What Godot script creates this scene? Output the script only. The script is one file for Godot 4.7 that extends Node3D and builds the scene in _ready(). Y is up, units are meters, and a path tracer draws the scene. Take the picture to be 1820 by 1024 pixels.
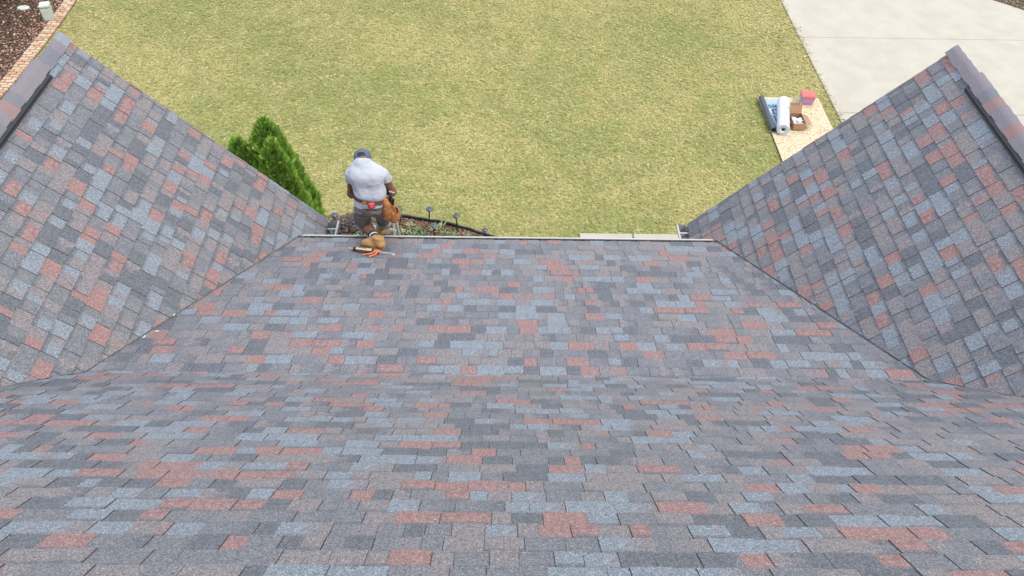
extends Node3D
# A newly shingled roof seen from its upper slope: a low front slope between two gable wings, a roofer stepping off the eave, lawn and driveway below.

const CAM_H := 9.1694
# house, in metres from the ground below the camera; the street lies towards -z
const XC := 0.076        # middle of the court between the gables
const W0 := 2.16         # half distance between the gables' inner eaves
const HW := 2.3457       # run of a gable slope
const YG := 2.627        # height of a gable eave
const ZG := -7.749       # front of the gables
const SG := 1.0039       # gable pitch, about 12 in 12
const YE := 2.835        # front eave
const ZE := -7.17
const A1 := 0.3661       # pitch of the low front slope
const ZB := -4.327       # where the pitch changes
const A2 := 0.835        # pitch of the main slope, 10 in 12
const ZR := 1.1          # main ridge
const EXP := 0.143       # exposure of a shingle course

var rng := RandomNumberGenerator.new()
var taken := {}
var tone_mats: Array = []
var M := {}
var cam: Camera3D


# ------------------------------------------------------------------ mesh helper
class Mesher:
	var v := PackedVector3Array()
	var n := PackedVector3Array()
	var uv := PackedVector2Array()
	func tri(a: Vector3, b: Vector3, c: Vector3, na: Vector3, nb: Vector3, nc: Vector3, ua := Vector2.ZERO, ub := Vector2.ZERO, uc := Vector2.ZERO) -> void:
		if (b - a).cross(c - a).dot(na + nb + nc) > 0.0:
			v.append(a); v.append(c); v.append(b); n.append(na); n.append(nc); n.append(nb); uv.append(ua); uv.append(uc); uv.append(ub)
		else:
			v.append(a); v.append(b); v.append(c); n.append(na); n.append(nb); n.append(nc); uv.append(ua); uv.append(ub); uv.append(uc)
	func flat(a: Vector3, b: Vector3, c: Vector3, nn: Vector3, ua := Vector2.ZERO, ub := Vector2.ZERO, uc := Vector2.ZERO) -> void:
		tri(a, b, c, nn, nn, nn, ua, ub, uc)
	func quad(a: Vector3, b: Vector3, c: Vector3, d: Vector3, nn: Vector3, ua := Vector2.ZERO, ub := Vector2.ZERO, uc := Vector2.ZERO, ud := Vector2.ZERO) -> void:
		flat(a, b, c, nn, ua, ub, uc)
		flat(a, c, d, nn, ua, uc, ud)
	func squad(p: Array, q: Array) -> void:
		tri(p[0], p[1], p[2], q[0], q[1], q[2])
		tri(p[0], p[2], p[3], q[0], q[2], q[3])
	func mesh(into: ArrayMesh = null) -> ArrayMesh:
		var m := into if into else ArrayMesh.new()
		if v.size() == 0:
			return m
		var a := []
		a.resize(Mesh.ARRAY_MAX)
		a[Mesh.ARRAY_VERTEX] = v
		a[Mesh.ARRAY_NORMAL] = n
		a[Mesh.ARRAY_TEX_UV] = uv
		m.add_surface_from_arrays(Mesh.PRIMITIVE_TRIANGLES, a)
		return m
	func box(t: Transform3D, s: Vector3, ch := 0.0) -> void:   # box with chamfered edges, centred on t
		var h := s * 0.5
		var c: float = minf(ch, minf(h.x, minf(h.y, h.z)) * 0.9)
		for ax in 3:
			for sg in [-1.0, 1.0]:
				var e := Vector3.ZERO; e[ax] = sg
				var u := (ax + 1) % 3
				var w := (ax + 2) % 3
				var p := []
				for k in [[-1, -1], [1, -1], [1, 1], [-1, 1]]:
					var q := Vector3.ZERO
					q[ax] = sg * h[ax]; q[u] = k[0] * (h[u] - c); q[w] = k[1] * (h[w] - c)
					p.append(t * q)
				var nn := (t.basis * e).normalized()
				var wu := s[u]; var ww := s[w]
				quad(p[0], p[1], p[2], p[3], nn, Vector2(0, 0), Vector2(wu, 0), Vector2(wu, ww), Vector2(0, ww))
		if c <= 0.0:
			return
		for ax in 3:   # edges along ax
			var u := (ax + 1) % 3
			var w := (ax + 2) % 3
			for su in [-1.0, 1.0]:
				for sw in [-1.0, 1.0]:
					var p := []
					for k in [[-1.0, 0], [1.0, 0], [1.0, 1], [-1.0, 1]]:
						var q := Vector3.ZERO
						q[ax] = k[0] * (h[ax] - c)
						q[u] = su * (h[u] - (c if k[1] == 1 else 0.0))
						q[w] = sw * (h[w] - (0.0 if k[1] == 1 else c))
						p.append(t * q)
					var e := Vector3.ZERO; e[u] = su; e[w] = sw
					quad(p[0], p[1], p[2], p[3], (t.basis * e).normalized())
		for sx in [-1.0, 1.0]:
			for sy in [-1.0, 1.0]:
				for sz in [-1.0, 1.0]:
					var sv := Vector3(sx, sy, sz)
					flat(t * (sv * Vector3(h.x, h.y - c, h.z - c)), t * (sv * Vector3(h.x - c, h.y, h.z - c)), t * (sv * Vector3(h.x - c, h.y - c, h.z)), (t.basis * sv).normalized())
	func tube(pts: Array, rad: Array, sides := 8, caps := true, flatten := 1.0, side_dir := Vector3.ZERO) -> void:
		var rings := []
		var nor := []
		var prev := Vector3.ZERO
		for i in pts.size():
			var d: Vector3 = ((pts[mini(i + 1, pts.size() - 1)] as Vector3) - (pts[maxi(i - 1, 0)] as Vector3)).normalized()
			var s := side_dir if side_dir != Vector3.ZERO else prev
			if s == Vector3.ZERO:
				s = Vector3.UP if absf(d.y) < 0.9 else Vector3.RIGHT
			s = (s - d * s.dot(d)).normalized()
			prev = s
			var w := d.cross(s)
			var ring := []
			var nr := []
			for k in sides:
				var an := TAU * k / sides
				ring.append(pts[i] + (s * cos(an) + w * sin(an) * flatten) * float(rad[i]))
				nr.append((s * cos(an) * flatten + w * sin(an)).normalized())
			rings.append(ring); nor.append(nr)
		for i in pts.size() - 1:
			for k in sides:
				var j := (k + 1) % sides
				squad([rings[i][k], rings[i][j], rings[i + 1][j], rings[i + 1][k]], [nor[i][k], nor[i][j], nor[i + 1][j], nor[i + 1][k]])
		if caps:
			for e in [0, pts.size() - 1]:
				var d2: Vector3 = (pts[0] - pts[1]).normalized() if e == 0 else (pts[-1] - pts[-2]).normalized()
				for k in sides:
					flat(pts[e], rings[e][k], rings[e][(k + 1) % sides], d2)
	func lathe(prof: Array, t: Transform3D, sides := 20, hard := false) -> void:   # profile of Vector2(radius, height)
		for i in prof.size() - 1:
			var p: Vector2 = prof[i]
			var q: Vector2 = prof[i + 1]
			var na := _pn(prof, i, hard, i)
			var nb := _pn(prof, i + 1, hard, i)
			for k in sides:
				var a := TAU * k / sides
				var b := TAU * (k + 1) / sides
				var f := func(r: Vector2, an: float): return t * Vector3(r.x * cos(an), r.y, r.x * sin(an))
				var g := func(r: Vector2, an: float): return (t.basis * Vector3(r.x * cos(an), r.y, r.x * sin(an))).normalized()
				squad([f.call(p, a), f.call(p, b), f.call(q, b), f.call(q, a)], [g.call(na, a), g.call(na, b), g.call(nb, b), g.call(nb, a)])
	func _pn(prof: Array, i: int, hard: bool, seg: int) -> Vector2:
		var d: Vector2 = prof[seg + 1] - prof[seg] if hard else prof[mini(i + 1, prof.size() - 1)] - prof[maxi(i - 1, 0)]
		return Vector2(d.y, -d.x).normalized() if d.length() > 0.0 else Vector2(0, 1)
	func prism(poly: PackedVector2Array, t: Transform3D, y0: float, y1: float) -> void:   # polygon in local x,z raised from y0 to y1
		var idx := Geometry2D.triangulate_polygon(poly)
		var up := t.basis.y.normalized()
		for i in range(0, idx.size(), 3):
			var a := poly[idx[i]]; var b := poly[idx[i + 1]]; var c := poly[idx[i + 2]]
			flat(t * Vector3(a.x, y1, a.y), t * Vector3(b.x, y1, b.y), t * Vector3(c.x, y1, c.y), up, a, b, c)
			flat(t * Vector3(a.x, y0, a.y), t * Vector3(b.x, y0, b.y), t * Vector3(c.x, y0, c.y), -up, a, b, c)
		var cw := Geometry2D.is_polygon_clockwise(poly)
		for i in poly.size():
			var a := poly[i]; var b := poly[(i + 1) % poly.size()]
			var e := (b - a).normalized()
			var o := Vector3(e.y, 0, -e.x) * (-1.0 if cw else 1.0)
			quad(t * Vector3(a.x, y0, a.y), t * Vector3(b.x, y0, b.y), t * Vector3(b.x, y1, b.y), t * Vector3(a.x, y1, a.y), (t.basis * o).normalized(), Vector2(a.x, y0), Vector2(b.x, y0), Vector2(b.x, y1), Vector2(a.x, y1))


# ------------------------------------------------------------------ naming
func numbered(called: String) -> String:
	if not taken.has(called):
		taken[called] = 0
		return called
	taken[called] += 1
	return "%s_%03d" % [called, taken[called]]

func thing(called: String, label: String, category: String, at := Vector3.ZERO, group := "") -> Node3D:
	var o := Node3D.new()
	o.name = numbered(called)
	o.position = at
	add_child(o, true)
	o.set_meta("label", label)
	o.set_meta("category", category)
	if group != "":
		o.set_meta("group", group)
	return o

func obj(called: String, m: Mesh, material: Material, parent: Node = null, t := Transform3D()) -> MeshInstance3D:
	var o := MeshInstance3D.new()
	o.name = numbered(called) if parent == null else called
	o.mesh = m
	if material:
		o.material_override = material
	o.transform = t
	if parent:
		parent.add_child(o, true)
	else:
		add_child(o, true)
	return o

func struct(called: String, m: Mesh, material: Material) -> MeshInstance3D:
	var o := obj(called, m, material)
	o.set_meta("kind", "structure")
	return o

func at(x: float, y: float, z: float) -> Transform3D:
	return Transform3D(Basis(), Vector3(x, y, z))

func turned(x: float, y: float, z: float, ry: float, rx := 0.0, rz := 0.0) -> Transform3D:
	return Transform3D(Basis.from_euler(Vector3(rx, ry, rz)), Vector3(x, y, z))

func lin(r: float, g: float, b: float) -> Color:   # a linear base colour
	return Color(r, g, b).linear_to_srgb()

func mat(c: Color, rough := 0.8, metal := 0.0, spec := 0.5) -> StandardMaterial3D:
	var m := StandardMaterial3D.new()
	m.albedo_color = c
	m.roughness = rough
	m.metallic = metal
	m.metallic_specular = spec
	return m

func noise_tex(freq: float, oct: int, cols: Array, offs: Array, sd: int, size := 512, cellular := false, bump := false) -> NoiseTexture2D:
	var f := FastNoiseLite.new()
	f.seed = sd
	f.noise_type = FastNoiseLite.TYPE_CELLULAR if cellular else FastNoiseLite.TYPE_SIMPLEX
	f.frequency = freq
	f.fractal_octaves = oct
	var t := NoiseTexture2D.new()
	t.width = size; t.height = size
	t.seamless = true
	t.noise = f
	if cols.size():
		var g := Gradient.new()
		g.offsets = PackedFloat32Array(offs)
		g.colors = PackedColorArray(cols)
		t.color_ramp = g
	if bump:
		t.as_normal_map = true
	return t

func textured(tex: Texture2D, scale: float, rough := 0.85, spec := 0.4, detail: Texture2D = null) -> StandardMaterial3D:
	var m := mat(Color.WHITE, rough, 0.0, spec)
	m.albedo_texture = tex
	m.uv1_triplanar = true
	m.uv1_world_triplanar = true
	m.uv1_scale = Vector3.ONE * scale
	return m

func bumped(m: StandardMaterial3D, tex: Texture2D, cm: float) -> StandardMaterial3D:
	m.heightmap_enabled = true
	m.heightmap_texture = tex
	m.heightmap_scale = cm
	return m


# ------------------------------------------------------------------ bodies: smooth joined capsules meshed as surface nets
func flesh(bones: Array, k: float, cell: float, cuts: Array = [], subs: Array = [], amp := 0.0, freq := 14.0, into: Mesher = null) -> Mesher:
	var lo := Vector3.ONE * 1e6
	var hi := Vector3.ONE * -1e6
	for b in bones:
		var r: float = maxf(b[2], b[3]) + 3.0 * cell
		for p in [b[0], b[1]]:
			lo = lo.min(p - Vector3.ONE * r)
			hi = hi.max(p + Vector3.ONE * r)
	var nx := int((hi.x - lo.x) / cell) + 2
	var ny := int((hi.y - lo.y) / cell) + 2
	var nz := int((hi.z - lo.z) / cell) + 2
	var F := PackedFloat32Array()
	F.resize(nx * ny * nz)
	F.fill(0.5)
	for pas in 2:
		for b in (bones if pas == 0 else subs):
			var a: Vector3 = b[0]
			var e: Vector3 = (b[1] as Vector3) - a
			var ra: float = b[2]
			var rb: float = b[3]
			var l2 := maxf(e.length_squared(), 1e-9)
			var rr: float = maxf(ra, rb) + k + 2.5 * cell
			var p0: Vector3 = (a.min(b[1]) - Vector3.ONE * rr - lo) / cell
			var p1: Vector3 = (a.max(b[1]) + Vector3.ONE * rr - lo) / cell
			for z in range(maxi(int(p0.z), 0), mini(int(p1.z) + 1, nz)):
				for y in range(maxi(int(p0.y), 0), mini(int(p1.y) + 1, ny)):
					var at_ := (z * ny + y) * nx
					for x in range(maxi(int(p0.x), 0), mini(int(p1.x) + 1, nx)):
						var q := lo + Vector3(x, y, z) * cell - a
						var t := clampf(q.dot(e) / l2, 0.0, 1.0)
						var d := (q - e * t).length() - lerpf(ra, rb, t)
						var o := F[at_ + x]
						if pas == 0:
							var h := maxf(k - absf(d - o), 0.0) / k
							F[at_ + x] = minf(d, o) - h * h * k * 0.25
						else:
							F[at_ + x] = maxf(o, -d)
	var noise := FastNoiseLite.new()
	noise.seed = 5
	noise.frequency = freq
	noise.fractal_octaves = 2
	if cuts.size() or amp > 0.0:
		for z in nz:
			for y in ny:
				for x in nx:
					var i := (z * ny + y) * nx + x
					if F[i] < 0.06:
						var p := lo + Vector3(x, y, z) * cell
						if amp > 0.0 and F[i] > -0.06:
							F[i] += amp * noise.get_noise_3dv(p)
						for c in cuts:
							F[i] = maxf(F[i], (p - (c[0] as Vector3)).dot(c[1]))
	var id := PackedInt32Array()
	id.resize(F.size())
	id.fill(-1)
	var P := PackedVector3Array()
	var sy := nx
	var sz := nx * ny
	var off := [0, 1, sy, sy + 1, sz, sz + 1, sz + sy, sz + sy + 1]
	var edges := [[0, 1], [2, 3], [4, 5], [6, 7], [0, 2], [1, 3], [4, 6], [5, 7], [0, 4], [1, 5], [2, 6], [3, 7]]
	for z in nz - 1:
		for y in ny - 1:
			var row := (z * ny + y) * nx
			for x in nx - 1:
				var i := row + x
				if absf(F[i]) > 2.0 * cell:
					continue
				var m := 0
				for c in 8:
					if F[i + off[c]] < 0.0:
						m += 1
				if m == 0 or m == 8:
					continue
				var s := Vector3.ZERO
				var cnt := 0
				for ed in edges:
					var fa := F[i + off[ed[0]]]
					var fb := F[i + off[ed[1]]]
					if (fa < 0.0) != (fb < 0.0):
						var t := fa / (fa - fb)
						var ca: int = ed[0]
						var cb: int = ed[1]
						s += Vector3(ca & 1, (ca >> 1) & 1, ca >> 2).lerp(Vector3(cb & 1, (cb >> 1) & 1, cb >> 2), t)
						cnt += 1
				id[i] = P.size()
				P.append(lo + (Vector3(x, y, z) + s / cnt) * cell)
	var Q := PackedInt32Array()   # quads, four indices and the sign
	var N := PackedVector3Array()
	N.resize(P.size())
	var steps := [1, sy, sz]
	for z in range(1, nz - 1):
		for y in range(1, ny - 1):
			for x in range(1, nx - 1):
				var i := (z * ny + y) * nx + x
				if absf(F[i]) > 2.0 * cell:
					continue
				for ax in 3:
					var fa := F[i]
					var fb := F[i + steps[ax]]
					if (fa < 0.0) == (fb < 0.0):
						continue
					var u: int = steps[(ax + 1) % 3]
					var w: int = steps[(ax + 2) % 3]
					var q := [id[i], id[i - u], id[i - u - w], id[i - w]]
					if q.min() < 0:
						continue
					var nn: Vector3 = (P[q[2]] - P[q[0]]).cross(P[q[3]] - P[q[1]])
					var want := Vector3.ZERO
					want[ax] = 1.0 if fa < 0.0 else -1.0
					if nn.dot(want) < 0.0:
						nn = -nn
					for j in q:
						N[j] += nn
						Q.append(j)
	var out := into if into else Mesher.new()
	for i in N.size():
		N[i] = N[i].normalized()
	for i in range(0, Q.size(), 4):
		out.squad([P[Q[i]], P[Q[i + 1]], P[Q[i + 2]], P[Q[i + 3]]], [N[Q[i]], N[Q[i + 1]], N[Q[i + 2]], N[Q[i + 3]]])
	return out


# ------------------------------------------------------------------ shingles
func make_tones() -> void:
	# granule mixes of the blend, linear base colours
	var tones := [
		[Vector3(0.067, 0.071, 0.079), 0.22],   # charcoal
		[Vector3(0.139, 0.119, 0.116), 0.27],   # taupe
		[Vector3(0.103, 0.102, 0.108), 0.16],   # slate
		[Vector3(0.136, 0.153, 0.170), 0.20],   # pale blue grey
		[Vector3(0.190, 0.100, 0.087), 0.15]]   # terracotta
	var w := 128
	var h := 84
	var r := RandomNumberGenerator.new()
	r.seed = 77
	var nf := FastNoiseLite.new()
	nf.frequency = 0.045
	nf.fractal_octaves = 4
	for ti in tones.size():
		for va in 5:
			nf.seed = ti * 10 + va
			var data := PackedByteArray()
			data.resize(w * h * 3)
			var mixed: bool = va >= 3      # a drop of the next colour begins within the tab
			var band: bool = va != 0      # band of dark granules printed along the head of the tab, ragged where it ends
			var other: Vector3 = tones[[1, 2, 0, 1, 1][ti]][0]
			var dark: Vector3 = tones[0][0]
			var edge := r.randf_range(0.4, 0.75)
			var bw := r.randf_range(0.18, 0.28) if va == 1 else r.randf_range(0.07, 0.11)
			var side := r.randf() < 0.5
			var speck := PackedFloat32Array()
			for i in 64 * 43:
				speck.append(r.randf())
			for y in h:
				for x in w:
					var c: Vector3 = tones[ti][0]
					var ns := nf.get_noise_2d(x, y)
					var fx := float(x) / w
					if side:
						fx = 1.0 - fx
					if mixed and fx + ns * 0.22 + r.randf_range(-0.2, 0.2) > edge:
						c = other
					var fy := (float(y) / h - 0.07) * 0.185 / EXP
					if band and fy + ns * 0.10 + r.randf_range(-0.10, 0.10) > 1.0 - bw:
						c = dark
					var g: float = speck[(y / 2) * 64 + x / 2] if r.randf() < 0.7 else r.randf()   # granules lie in little clumps
					if g < 0.15:
						c = c * 1.9 + Vector3.ONE * 0.03
					elif g < 0.36:
						c = c * 0.45
					elif g < 0.47:
						c = c.lerp(Vector3(0.16, 0.15, 0.16), 0.6)
					c *= 1.0 + ns * 0.15
					var s := Color(c.x, c.y, c.z).linear_to_srgb()
					var i := ((h - 1 - y) * w + x) * 3
					if y < 4:      # the last rows hold the black asphalt of the cut edges
						s = Color(0.27, 0.27, 0.28)
					data[i] = int(clampf(s.r, 0, 1) * 255); data[i + 1] = int(clampf(s.g, 0, 1) * 255); data[i + 2] = int(clampf(s.b, 0, 1) * 255)
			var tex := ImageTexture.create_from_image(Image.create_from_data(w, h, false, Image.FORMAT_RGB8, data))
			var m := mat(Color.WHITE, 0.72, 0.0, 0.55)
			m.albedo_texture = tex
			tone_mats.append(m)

var run_tone := 1
func pick_tone() -> int:
	if rng.randf() > 0.12:
		var x := rng.randf()
		run_tone = 0 if x < 0.18 else 1 if x < 0.46 else 2 if x < 0.63 else 3 if x < 0.82 else 4
	return run_tone * 5 + [0, 0, 1, 1, 2, 3, 4, 4][rng.randi() % 8]

const TAB_W := [0.085, 0.11, 0.135, 0.16, 0.19, 0.22]
var tab_meshes := {}
const LAP := 0.022

func tab_prism(poly: PackedVector2Array, high: bool, m: Mesher, t: Transform3D, uv0: Vector2) -> void:   # poly in local (u, v); the piece thins towards its head
	var tb := 0.0115 if high else 0.0065
	var th := 0.0040 if high else 0.001
	var hh := func(p: Vector2) -> float: return lerpf(tb, th, clampf(p.y / (EXP + LAP), 0.0, 1.0))
	var idx := Geometry2D.triangulate_polygon(poly)
	var slope := Vector3(0, 1, (tb - th) / (EXP + LAP)).normalized()
	var nn := (t.basis * slope).normalized()
	var u := func(p: Vector2) -> Vector2: return Vector2((p.x - uv0.x) / 0.30, 0.93 - (p.y - uv0.y) / 0.185)
	for i in range(0, idx.size(), 3):
		var a := poly[idx[i]]; var b := poly[idx[i + 1]]; var c := poly[idx[i + 2]]
		m.flat(t * Vector3(a.x, hh.call(a), a.y), t * Vector3(b.x, hh.call(b), b.y), t * Vector3(c.x, hh.call(c), c.y), nn, u.call(a), u.call(b), u.call(c))
	var cw := Geometry2D.is_polygon_clockwise(poly)
	for i in poly.size():
		var a := poly[i]; var b := poly[(i + 1) % poly.size()]
		if a.y > EXP + 0.01 and b.y > EXP + 0.01:
			continue
		var e := (b - a).normalized()
		var o := (t.basis * Vector3(e.y, 0, -e.x)).normalized() * (-1.0 if cw else 1.0)
		m.quad(t * Vector3(a.x, -0.002, a.y), t * Vector3(b.x, -0.002, b.y), t * Vector3(b.x, hh.call(b), b.y), t * Vector3(a.x, hh.call(a), a.y), o, Vector2(0.1, 0.985), Vector2(0.3, 0.985), Vector2(0.3, 0.985), Vector2(0.1, 0.985))

func seen_size(p: Vector3, n: Vector3, area: float) -> float:   # how large a piece shows in the picture; 0 outside
	var q := cam.transform.affine_inverse() * p
	if q.z > -0.3:
		return 0.0
	var ty := tan(deg_to_rad(cam.fov) * 0.5)
	if absf(q.y / -q.z) > ty * 1.02 or absf(q.x / -q.z) > ty * 1.8:
		return 0.0
	var d := cam.position - p
	return area * maxf(n.dot(d.normalized()), 0.0) / d.length_squared()

func shingle_slope(part: MeshInstance3D, o: Vector3, u: Vector3, v: Vector3, region: PackedVector2Array, most: int, narrow := 1.0) -> void:
	var n := v.cross(u).normalized()
	if n.y < 0.0:
		n = -n
	var base := Basis(u, n, v)
	var lo := Vector2(1e6, 1e6)
	var hi := -lo
	for p in region:
		lo = lo.min(p); hi = hi.max(p)
	var list := []
	var rows := int(ceil(hi.y / EXP))
	for i in rows:
		var v0 := i * EXP
		var x := lo.x - rng.randf() * 0.3
		var high := rng.randf() < 0.5
		while x < hi.x:
			var w: float = TAB_W[rng.randi() % TAB_W.size()] * narrow
			var vj := v0 + rng.randf_range(-0.0025, 0.0025)
			var rect := PackedVector2Array([Vector2(x, vj), Vector2(x + w - 0.002, vj), Vector2(x + w - 0.002, vj + EXP + LAP), Vector2(x, vj + EXP + LAP)])
			var inside := true
			for p in rect:
				if not Geometry2D.is_point_in_polygon(p, region):
					inside = false
			var tone := pick_tone()
			var lift := rng.randf_range(0.0, 0.0015)
			var tl := rng.randf_range(-0.006, 0.006)
			if inside:
				list.append([0.0, x, vj, w, high, tone, lift, tl, null])
			else:
				for poly in Geometry2D.intersect_polygons(rect, region):
					var ok := poly.size() >= 3
					var ar := 0.0
					for k in poly.size():
						ar += poly[k].cross(poly[(k + 1) % poly.size()])
					if ok and absf(ar) > 0.001:
						list.append([0.0, x, vj, w, high, tone, lift, tl, poly])
			x += w
			high = not high if rng.randf() < 0.85 else high
	for e in list:
		e[0] = seen_size(o + u * (e[1] + e[3] * 0.5) + v * (e[2] + EXP * 0.5), n, e[3] * EXP * (0.5 if e[8] != null else 1.0))
	list.sort_custom(func(a, b): return a[0] > b[0])
	var rest := {}
	for k in list.size():
		var e: Array = list[k]
		var t := Transform3D(base.rotated(n, e[7]), o + u * e[1] + v * e[2] + n * e[6])
		var own: bool = k < most and e[0] > 0.0
		if e[8] == null and own:
			var key := [e[3], e[4]]
			if not tab_meshes.has(key):
				var m := Mesher.new()
				var w: float = e[3] - 0.002
				tab_prism(PackedVector2Array([Vector2(0, 0), Vector2(w, 0), Vector2(w, EXP + LAP), Vector2(0, EXP + LAP)]), e[4], m, Transform3D(), Vector2.ZERO)
				tab_meshes[key] = m.mesh()
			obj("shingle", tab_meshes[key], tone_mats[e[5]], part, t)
			continue
		var poly := PackedVector2Array()
		if e[8] == null:
			var w: float = e[3] - 0.002
			poly = PackedVector2Array([Vector2(0, 0), Vector2(w, 0), Vector2(w, EXP + LAP), Vector2(0, EXP + LAP)])
		else:
			for p in e[8]:
				poly.append(p - Vector2(e[1], e[2]))
		if own:
			var m := Mesher.new()
			tab_prism(poly, e[4], m, Transform3D(), Vector2.ZERO)
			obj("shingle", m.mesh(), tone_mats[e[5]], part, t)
		else:
			if not rest.has(e[5]):
				rest[e[5]] = Mesher.new()
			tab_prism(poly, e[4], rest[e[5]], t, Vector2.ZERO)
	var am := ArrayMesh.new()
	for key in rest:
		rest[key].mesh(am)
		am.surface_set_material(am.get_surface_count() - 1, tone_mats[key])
	var s := obj("shingle_courses", am, null, part)
	s.set_meta("kind", "stuff")


# ------------------------------------------------------------------ scene
func _ready() -> void:
	rng.seed = 2024
	# camera, sky, sun, exposure
	cam = Camera3D.new()
	cam.name = "camera"
	cam.fov = 37.79
	cam.far = 1500.0
	cam.near = 0.05
	cam.transform = Transform3D(Basis(Vector3.UP, -0.0179) * Basis(Vector3.RIGHT, -0.7796) * Basis(Vector3.BACK, 0.0235), Vector3(0, CAM_H, 0))
	add_child(cam)
	cam.current = true
	var we := WorldEnvironment.new()
	we.name = "world"
	var env := Environment.new()
	env.background_mode = Environment.BG_SKY
	var sm := ProceduralSkyMaterial.new()
	sm.sky_top_color = Color(0.86, 0.91, 1.0)
	sm.sky_horizon_color = Color(0.93, 0.95, 0.98)
	sm.sky_curve = 0.2
	sm.ground_horizon_color = Color(0.6, 0.6, 0.55)
	sm.ground_bottom_color = Color(0.4, 0.4, 0.33)
	sm.sun_angle_max = 1.0
	var sky := Sky.new()
	sky.sky_material = sm
	env.sky = sky
	env.background_energy_multiplier = 1.0
	env.tonemap_mode = Environment.TONE_MAPPER_LINEAR
	env.tonemap_exposure = 2.2
	env.sdfgi_enabled = true
	env.ssao_enabled = true
	env.ssil_enabled = true
	we.environment = env
	add_child(we)
	var sun := DirectionalLight3D.new()
	sun.name = "sun"
	sun.light_color = Color(1.0, 0.97, 0.92)
	sun.light_energy = 0.5
	sun.light_angular_distance = 14.0
	sun.shadow_enabled = true
	sun.transform = Transform3D(Basis(), Vector3(0, 30, 0)).looking_at(Vector3(0, 30, 0) + Vector3(-0.55, -1.0, -0.35), Vector3.UP)
	add_child(sun)

	materials()
	ground()
	house()
	driveway()
	mulch_bed()
	lawn()
	trees()
	flower_bed()
	materials_on_lawn()
	ladder()
	roofer()
	caulk_gun()
	scraps()


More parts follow.
